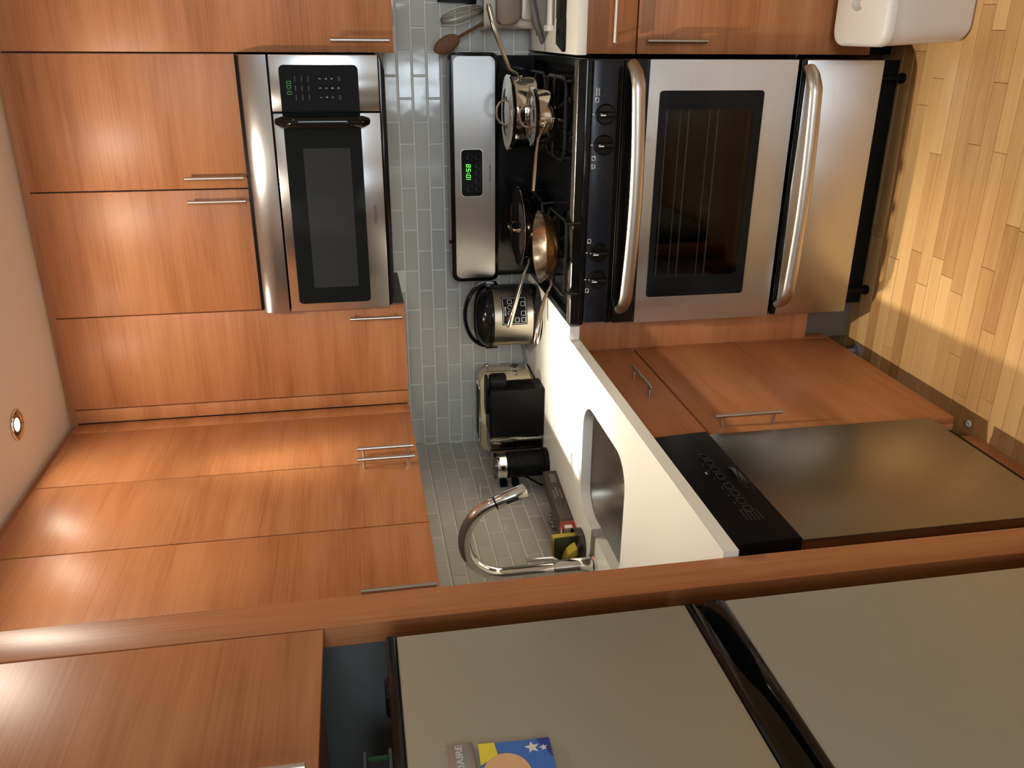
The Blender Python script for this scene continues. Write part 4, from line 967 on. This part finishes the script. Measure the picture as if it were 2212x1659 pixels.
# carton of wrap with a red end
t = thing('wrap_box', 'long dark carton with a red end lying by the wall behind the sink', 'box', (0.095, -0.68, CT))
T = Matrix.Translation((0.0895, -0.682, CT+0.0006)) @ Matrix.Rotation(math.radians(-9.2), 4, 'Z')
def lbox(name, mat, parent, *a, bev=0.0):
    bm = nb(); box(bm, *a, bev); bmesh.ops.transform(bm, matrix=T, verts=bm.verts[:]); return obj(name, bm, mat, parent)
hw_, ln_ = 0.0225, 0.148
lbox('sleeve', M_darkcard, t, -hw_, hw_, -ln_+0.036, ln_, 0, 0.046, bev=0.0008)
red = nb()
ringplate(red, rrect(-hw_, hw_, 0, 0.046, 0.0005, 1), rrect(-hw_+0.0012, hw_-0.0012, 0.0012, 0.0448, 0.0005, 1), 'y', -ln_, -ln_+0.0355)
bmesh.ops.transform(red, matrix=T, verts=red.verts[:]); obj('red_end', red, M_red, t)
lbox('inner_tray', M_paper, t, -hw_+0.002, hw_-0.002, -ln_+0.012, -ln_+0.034, 0.002, 0.038)
lbox('end_label', M_paper, t, hw_, hw_+0.0005, -ln_+0.0005, -ln_+0.016, 0.012, 0.036)
lbox('top_flap', M_paper, t, -hw_+0.003, hw_-0.004, -ln_-0.0005, -ln_+0.012, 0.0448, 0.0462)
bm = nb()
for i in range(7): box(bm, hw_, hw_+0.0004, -ln_+0.045, -ln_+0.125-0.01*(i % 3), 0.006+i*0.0052, 0.0078+i*0.0052)
for (a, b_, c, d_) in ((0.0, 0.05, 0.008, 0.014), (0.01, 0.06, 0.019, 0.026), (0.0, 0.045, 0.031, 0.036), (0.085, 0.13, 0.010, 0.030)):
    box(bm, hw_, hw_+0.0004, a, b_, c, d_)
bmesh.ops.transform(bm, matrix=T, verts=bm.verts[:]); obj('printed_panel', bm, M_print, t)
# steel wool scrubber
t = thing('steel_scrubber', 'curly steel wool scrubber behind the dark carton', 'scrubber', (0.018, -0.660, CT))
bm = nb(); rng = random.Random(3)
for s in range(95):
    c = Vector((0.014, -0.655, CT+0.028)); R = Matrix.Rotation(rng.uniform(0, 6.3), 3, 'Z') @ Matrix.Rotation(rng.uniform(0, 3.1), 3, 'X')
    P = []; rr_ = rng.uniform(0.014, 0.0265)
    for i in range(22):
        a = i*0.30; v = Vector((rr_*math.cos(a)+0.003*math.cos(a*7), rr_*math.sin(a)+0.003*math.sin(a*7), 0.002*math.sin(a*5)))
        P.append(c + R @ v)
    tube(bm, P, 0.0010, 4)
o = obj('wire_curls', bm, M_chrome, t); o['kind'] = 'stuff'
# sponge caddy and two sponges
t = thing('sponge_dish', 'smoky plastic sponge dish beside the faucet base', 'dish', (0.055, -0.905, CT))
obj('tray', ringplate(nb(), rrect(-0.012, 0.122, -0.952, -0.852, 0.045, 8), rrect(-0.008, 0.118, -0.948, -0.856, 0.041, 8), 'z', CT+0.004, CT+0.026), M_smoke, t)
obj('tray_floor', prism(nb(), rrect(-0.0115, 0.1215, -0.9515, -0.8525, 0.0445, 8), 'z', CT+0.0005, CT+0.0038), M_smoke, t)
t = thing('sponge', 'upright yellow sponge with dark green scouring side in the dish', 'sponge', (0.05, -0.88, CT))
T = Matrix.Translation((0.052, -0.885, CT+0.0042)) @ Matrix.Rotation(math.radians(5), 4, 'Z') @ Matrix.Rotation(math.radians(3), 4, 'X')
bm = nb(); box(bm, -0.046, 0.046, -0.008, 0.016, 0, 0.084, 0.003); bmesh.ops.transform(bm, matrix=T, verts=bm.verts[:]); obj('foam', bm, M_yellow, t)
bm = nb(); box(bm, -0.046, 0.046, -0.0165, -0.0082, 0, 0.084, 0.002); bmesh.ops.transform(bm, matrix=T, verts=bm.verts[:]); obj('scour_pad', bm, M_green, t)
t = thing('sponge', 'smaller bent yellow sponge leaning in front of the upright one', 'sponge', (0.06, -0.925, CT))
bm = nb(); ob = []; ib = []
for i in range(11):
    a = math.radians(20+105*i/10); ob.append((0.030+0.060*math.cos(a), CT+0.006+0.058*math.sin(a))); ib.append((0.030+0.042*math.cos(a), CT+0.006+0.040*math.sin(a)))
prism(bm, ob+ib[::-1], 'y', -0.945, -0.906, 0.002); obj('foam', bm, M_yellow, t)
bm = nb(); prism(bm, ib+[(0.030+0.036*math.cos(math.radians(20+105*i/10)), CT+0.006+0.034*math.sin(math.radians(20+105*i/10))) for i in range(10, -1, -1)], 'y', -0.944, -0.907); obj('scour_pad', bm, M_green, t)

# ================================================================ RIGHT COUNTER
t = thing('utensil_crock', 'cream utensil crock on the right counter against the tiles', 'crock', (1.62, 0.0, CT))
bm = nb(); ringplate(bm, rrect(1.528, 1.72, -0.060, 0.042, 0.022, 6), rrect(1.533, 1.715, -0.055, 0.037, 0.018, 6), 'z', CT+0.006, 1.072)
prism(bm, rrect(1.529, 1.719, -0.059, 0.041, 0.021, 6), 'z', CT+0.0008, CT+0.006)
obj('crock_body', bm, M_crock, t)
obj('rolled_rim', ringplate(nb(), rrect(1.523, 1.725, -0.065, 0.047, 0.026, 6), rrect(1.533, 1.715, -0.055, 0.037, 0.018, 6), 'z', 1.0722, 1.084), M_crock, t)
t = thing('wooden_spoon', 'dark wooden spoon standing in the utensil crock', 'spoon', (1.56, -0.02, CT+0.01))
bm = nb(); tube(bm, [(1.588, -0.005, 0.925), (1.548, -0.012, 1.075), (1.503, -0.018, 1.160)], [(0.0055, 0.005), (0.0065, 0.0055), (0.0075, 0.005)], 10); obj('shaft', bm, M_wspoon, t)
bm = nb(); Tm = Matrix.Translation((1.4795, -0.022, 1.2020)) @ Matrix.Rotation(math.radians(-28), 4, 'Y')
ball(bm, (0, 0, 0), 1.0, 20, (0.0265, 0.0055, 0.047)); bmesh.ops.transform(bm, matrix=Tm, verts=bm.verts[:]); obj('bowl', bm, M_wspoon, t)
t = thing('whisk', 'wire balloon whisk standing in the utensil crock', 'whisk', (1.60, 0.01, CT+0.01))
base = Vector((1.590, 0.004, 1.075)); tip = Vector((1.546, -0.004, 1.232)); ax = (tip-base).normalized(); s1 = ax.cross(Vector((0, 1, 0))).normalized(); s2 = ax.cross(s1)
bm = nb()
for k in range(7):
    a = PI*k/7; dv_ = s1*math.cos(a)+s2*math.sin(a); P = []
    for i in range(33):
        u = -1+2*i/32; h = 1-abs(u)**1.7
        rad = math.copysign(0.034*math.sqrt(max(0, h))*math.sqrt(max(0, 1-h**3))+0.005*(1-h), u)
        P.append(base + ax*(0.150*h) + dv_*rad)
    tube(bm, P, 0.0011, 5)
obj('wire_loops', bm, M_handle, t)
obj('shaft', tube(nb(), [base+ax*0.012, base-ax*0.14], 0.0065, 10), M_handle, t)
t = thing('spatula', 'black flat-bladed utensil standing behind the whisk in the crock', 'spatula', (1.63, 0.02, CT+0.01))
bm = nb(); tube(bm, [(1.640, 0.022, 0.925), (1.624, 0.026, 1.10)], 0.005, 8); obj('shaft', bm, M_blackp, t)
bm = nb(); prism(bm, [(1.600, 1.095), (1.640, 1.095), (1.672, 1.135), (1.676, 1.225), (1.609, 1.225), (1.608, 1.135)], 'y', 0.027, 0.031, 0.001); obj('blade', bm, M_blackp, t)
t = thing('pot_holder', 'taupe rounded soft pad propped against the front of the utensil crock', 'pot holder', (1.62, -0.09, CT))
bm = nb(); prism(bm, rrect(1.542, 1.70, 0.966, 1.046, (0.030, 0.03, 0.02, 0.014), 6), 'y', -0.100, -0.067, 0.010)
obj('pad', bm, M_taupe, t, ang=1.2)
bm = nb(); prism(bm, rrect(1.556, 1.70, CT+0.0015, 0.9655, 0.012, 4), 'y', -0.098, -0.070, 0.004); obj('cuff', bm, M_crock, t)
# grey dish towel, crumpled
t = thing('dish_towel', 'crumpled grey dish towel on the right counter in front of the crock', 'towel', (1.58, -0.17, CT))
bm = nb(); NX, NY = 26, 22; grid = []
for j in range(NY+1):
    rowv = []
    for i in range(NX+1):
        u, v = i/NX, j/NY
        xx = 1.497+0.28*u + 0.014*math.sin(7*v+1)*(1-u); yy = -0.100-0.165*v + 0.012*math.sin(9*u)
        e = min(1, 6*min(u, 1-u, v, 1-v)+0.02)
        zz = CT+0.0015 + e*(0.016+0.016*math.sin(5.3*v+3.0*u*math.sin(3*v)+0.5)**2+0.012*math.sin(11*v+4*u)**2)*(0.35+0.65*min(1, u*2.2))
        rowv.append(bm.verts.new((xx, yy, zz)))
    grid.append(rowv)
for j in range(NY):
    for i in range(NX): bm.faces.new((grid[j][i], grid[j][i+1], grid[j+1][i+1], grid[j+1][i]))
bmesh.ops.recalc_face_normals(bm, faces=bm.faces[:]); 
o = obj('cloth', bm, M_towel, t); so = o.modifiers.new('thick', 'SOLIDIFY'); so.thickness = 0.002; so.offset = 1
# white-handled brush and black-handled knife
t = thing('kitchen_utensil', 'white plastic utensil lying between the grey towel and the black utensil', 'utensil', (1.58, -0.33, CT))
obj('shaft', tube(nb(), [(1.54, -0.338, CT+0.012), (1.60, -0.342, CT+0.013), (1.74, -0.35, CT+0.012)], [(0.020, 0.008), (0.016, 0.007), (0.014, 0.007)], 12), M_white, t)
obj('head', box(nb(), 1.522, 1.540, -0.352, -0.300, CT+0.001, CT+0.022, 0.004), M_white, t)
t = thing('kitchen_utensil', 'black flat utensil with a hanging hole at the front of the right counter', 'utensil', (1.58, -0.46, CT))
hl = [(1.522+0.011*math.cos(a), -0.452+0.007*math.sin(a)) for a in [2*PI*k/20 + PI*1.25 for k in range(20)]]
ou = []
for k in range(20):
    a = 2*PI*k/20 + PI*1.25; ou.append((1.522+0.034*max(-1, min(1, 1.45*math.cos(a))), -0.462+0.042*max(-1, min(1, 1.3*math.sin(a)))))
ou = [(x_ + (0.0 if x_ > 1.50 else (y_+0.42)*0.25), y_) for x_, y_ in ou]
bm = nb(); ringplate(bm, ou, hl, 'z', CT+0.0012, CT+0.011); obj('grip_end', bm, M_blackp, t)
obj('shaft', prism(nb(), [(1.5565, -0.500), (1.80, -0.508), (1.80, -0.420), (1.5565, -0.412)], 'z', CT+0.0012, CT+0.011, 0.002), M_blackp, t)
obj('seam', box(nb(), 1.463, 1.51, -0.262, -0.258, CT+0.0001, CT+0.0006), M_grime, None) if False else None

# ================================================================ WASTE BIN
t = thing('waste_bin', 'small white plastic waste bin with lid hole on the floor by the range', 'bin', (1.66, -0.75, FZ))
bm = nb(); tb = nb(); L_ = []
for (z, ins, r) in ((FZ+0.001, 0.022, 0.035), (FZ+0.012, 0.012, 0.042), (0.125, 0.0, 0.046), (0.142, -0.002, 0.046)):
    L_.append([tb.verts.new((p[0], p[1], z)) for p in rrect(1.492+ins, 1.80-ins, -0.885+ins*0.6, -0.632-ins, r, 7)])
for A, B in zip(L_, L_[1:]):
    for k in range(len(A)): tb.faces.new((A[k], A[(k+1) % len(A)], B[(k+1) % len(B)], B[k]))
tb.faces.new(L_[0]); tb.faces.new(L_[-1][::-1]); bmesh.ops.recalc_face_normals(tb, faces=tb.faces[:]); merge(bm, tb)
obj('bucket', bm, M_white, t)
ln = rrect(1.4895, 1.8025, -0.889, -0.629, 0.046, 7); hole = [(1.598+0.020*math.cos(a), -0.742+0.030*math.sin(a)) for a in [2*PI*k/32+PI*1.25 for k in range(32)]]
bm = nb(); tb = nb(); L_ = []
for (z, ins) in ((0.1425, 0.0), (0.156, 0.0), (0.164, 0.003), (0.1675, 0.010)):
    L_.append([tb.verts.new((p[0], p[1], z)) for p in rrect(1.4895+ins, 1.8025-ins, -0.889+ins, -0.629-ins, 0.046-ins*0.5, 7)])
L_.append([tb.verts.new((p[0], p[1], 0.168)) for p in hole]); L_.append([tb.verts.new((p[0], p[1], 0.1432)) for p in hole])
for A, B in zip(L_, L_[1:]):
    for k in range(len(A)): tb.faces.new((A[k], A[(k+1) % len(A)], B[(k+1) % len(B)], B[k]))
tb.faces.new(L_[-1]); bmesh.ops.recalc_face_normals(tb, faces=tb.faces[:]); merge(bm, tb)
obj('lid', bm, M_white, t, ang=0.9)

# ================================================================ CEILING LIGHTS
LAB = ['recessed chrome downlight in the ceiling over the sink counter', 'recessed downlight in the ceiling in front of the range',
       'recessed downlight in the ceiling over the right counter']
for (x, y, p, g), lb in zip(LAMPS, LAB):
    t = thing('downlight', lb, 'light', (x, y, CEIL), 'recessed ceiling downlights')
    obj('trim_ring', lathe(nb(), [(0.030, CEIL-0.0002), (0.042, CEIL-0.0002), (0.043, CEIL-0.003), (0.039, CEIL-0.005), (0.032, CEIL-0.003)], x, y, 32, close=True), M_chrome, t)
    obj('bulb', lathe(nb(), [(0, CEIL-0.0024), (0.016, CEIL-0.0024), (0.018, CEIL-0.0012), (0.018, CEIL-0.0003), (0, CEIL-0.0003)], x, y, 20), M_bulb, t)
    obj('reflector', lathe(nb(), [(0.0185, CEIL-0.0004), (0.0185, CEIL-0.0018), (0.0298, CEIL-0.0024), (0.0298, CEIL-0.0004)], x, y, 32, close=True), plain('lamp_reflector', (0.35, 0.33, 0.30), 0.15, 1.0), t)
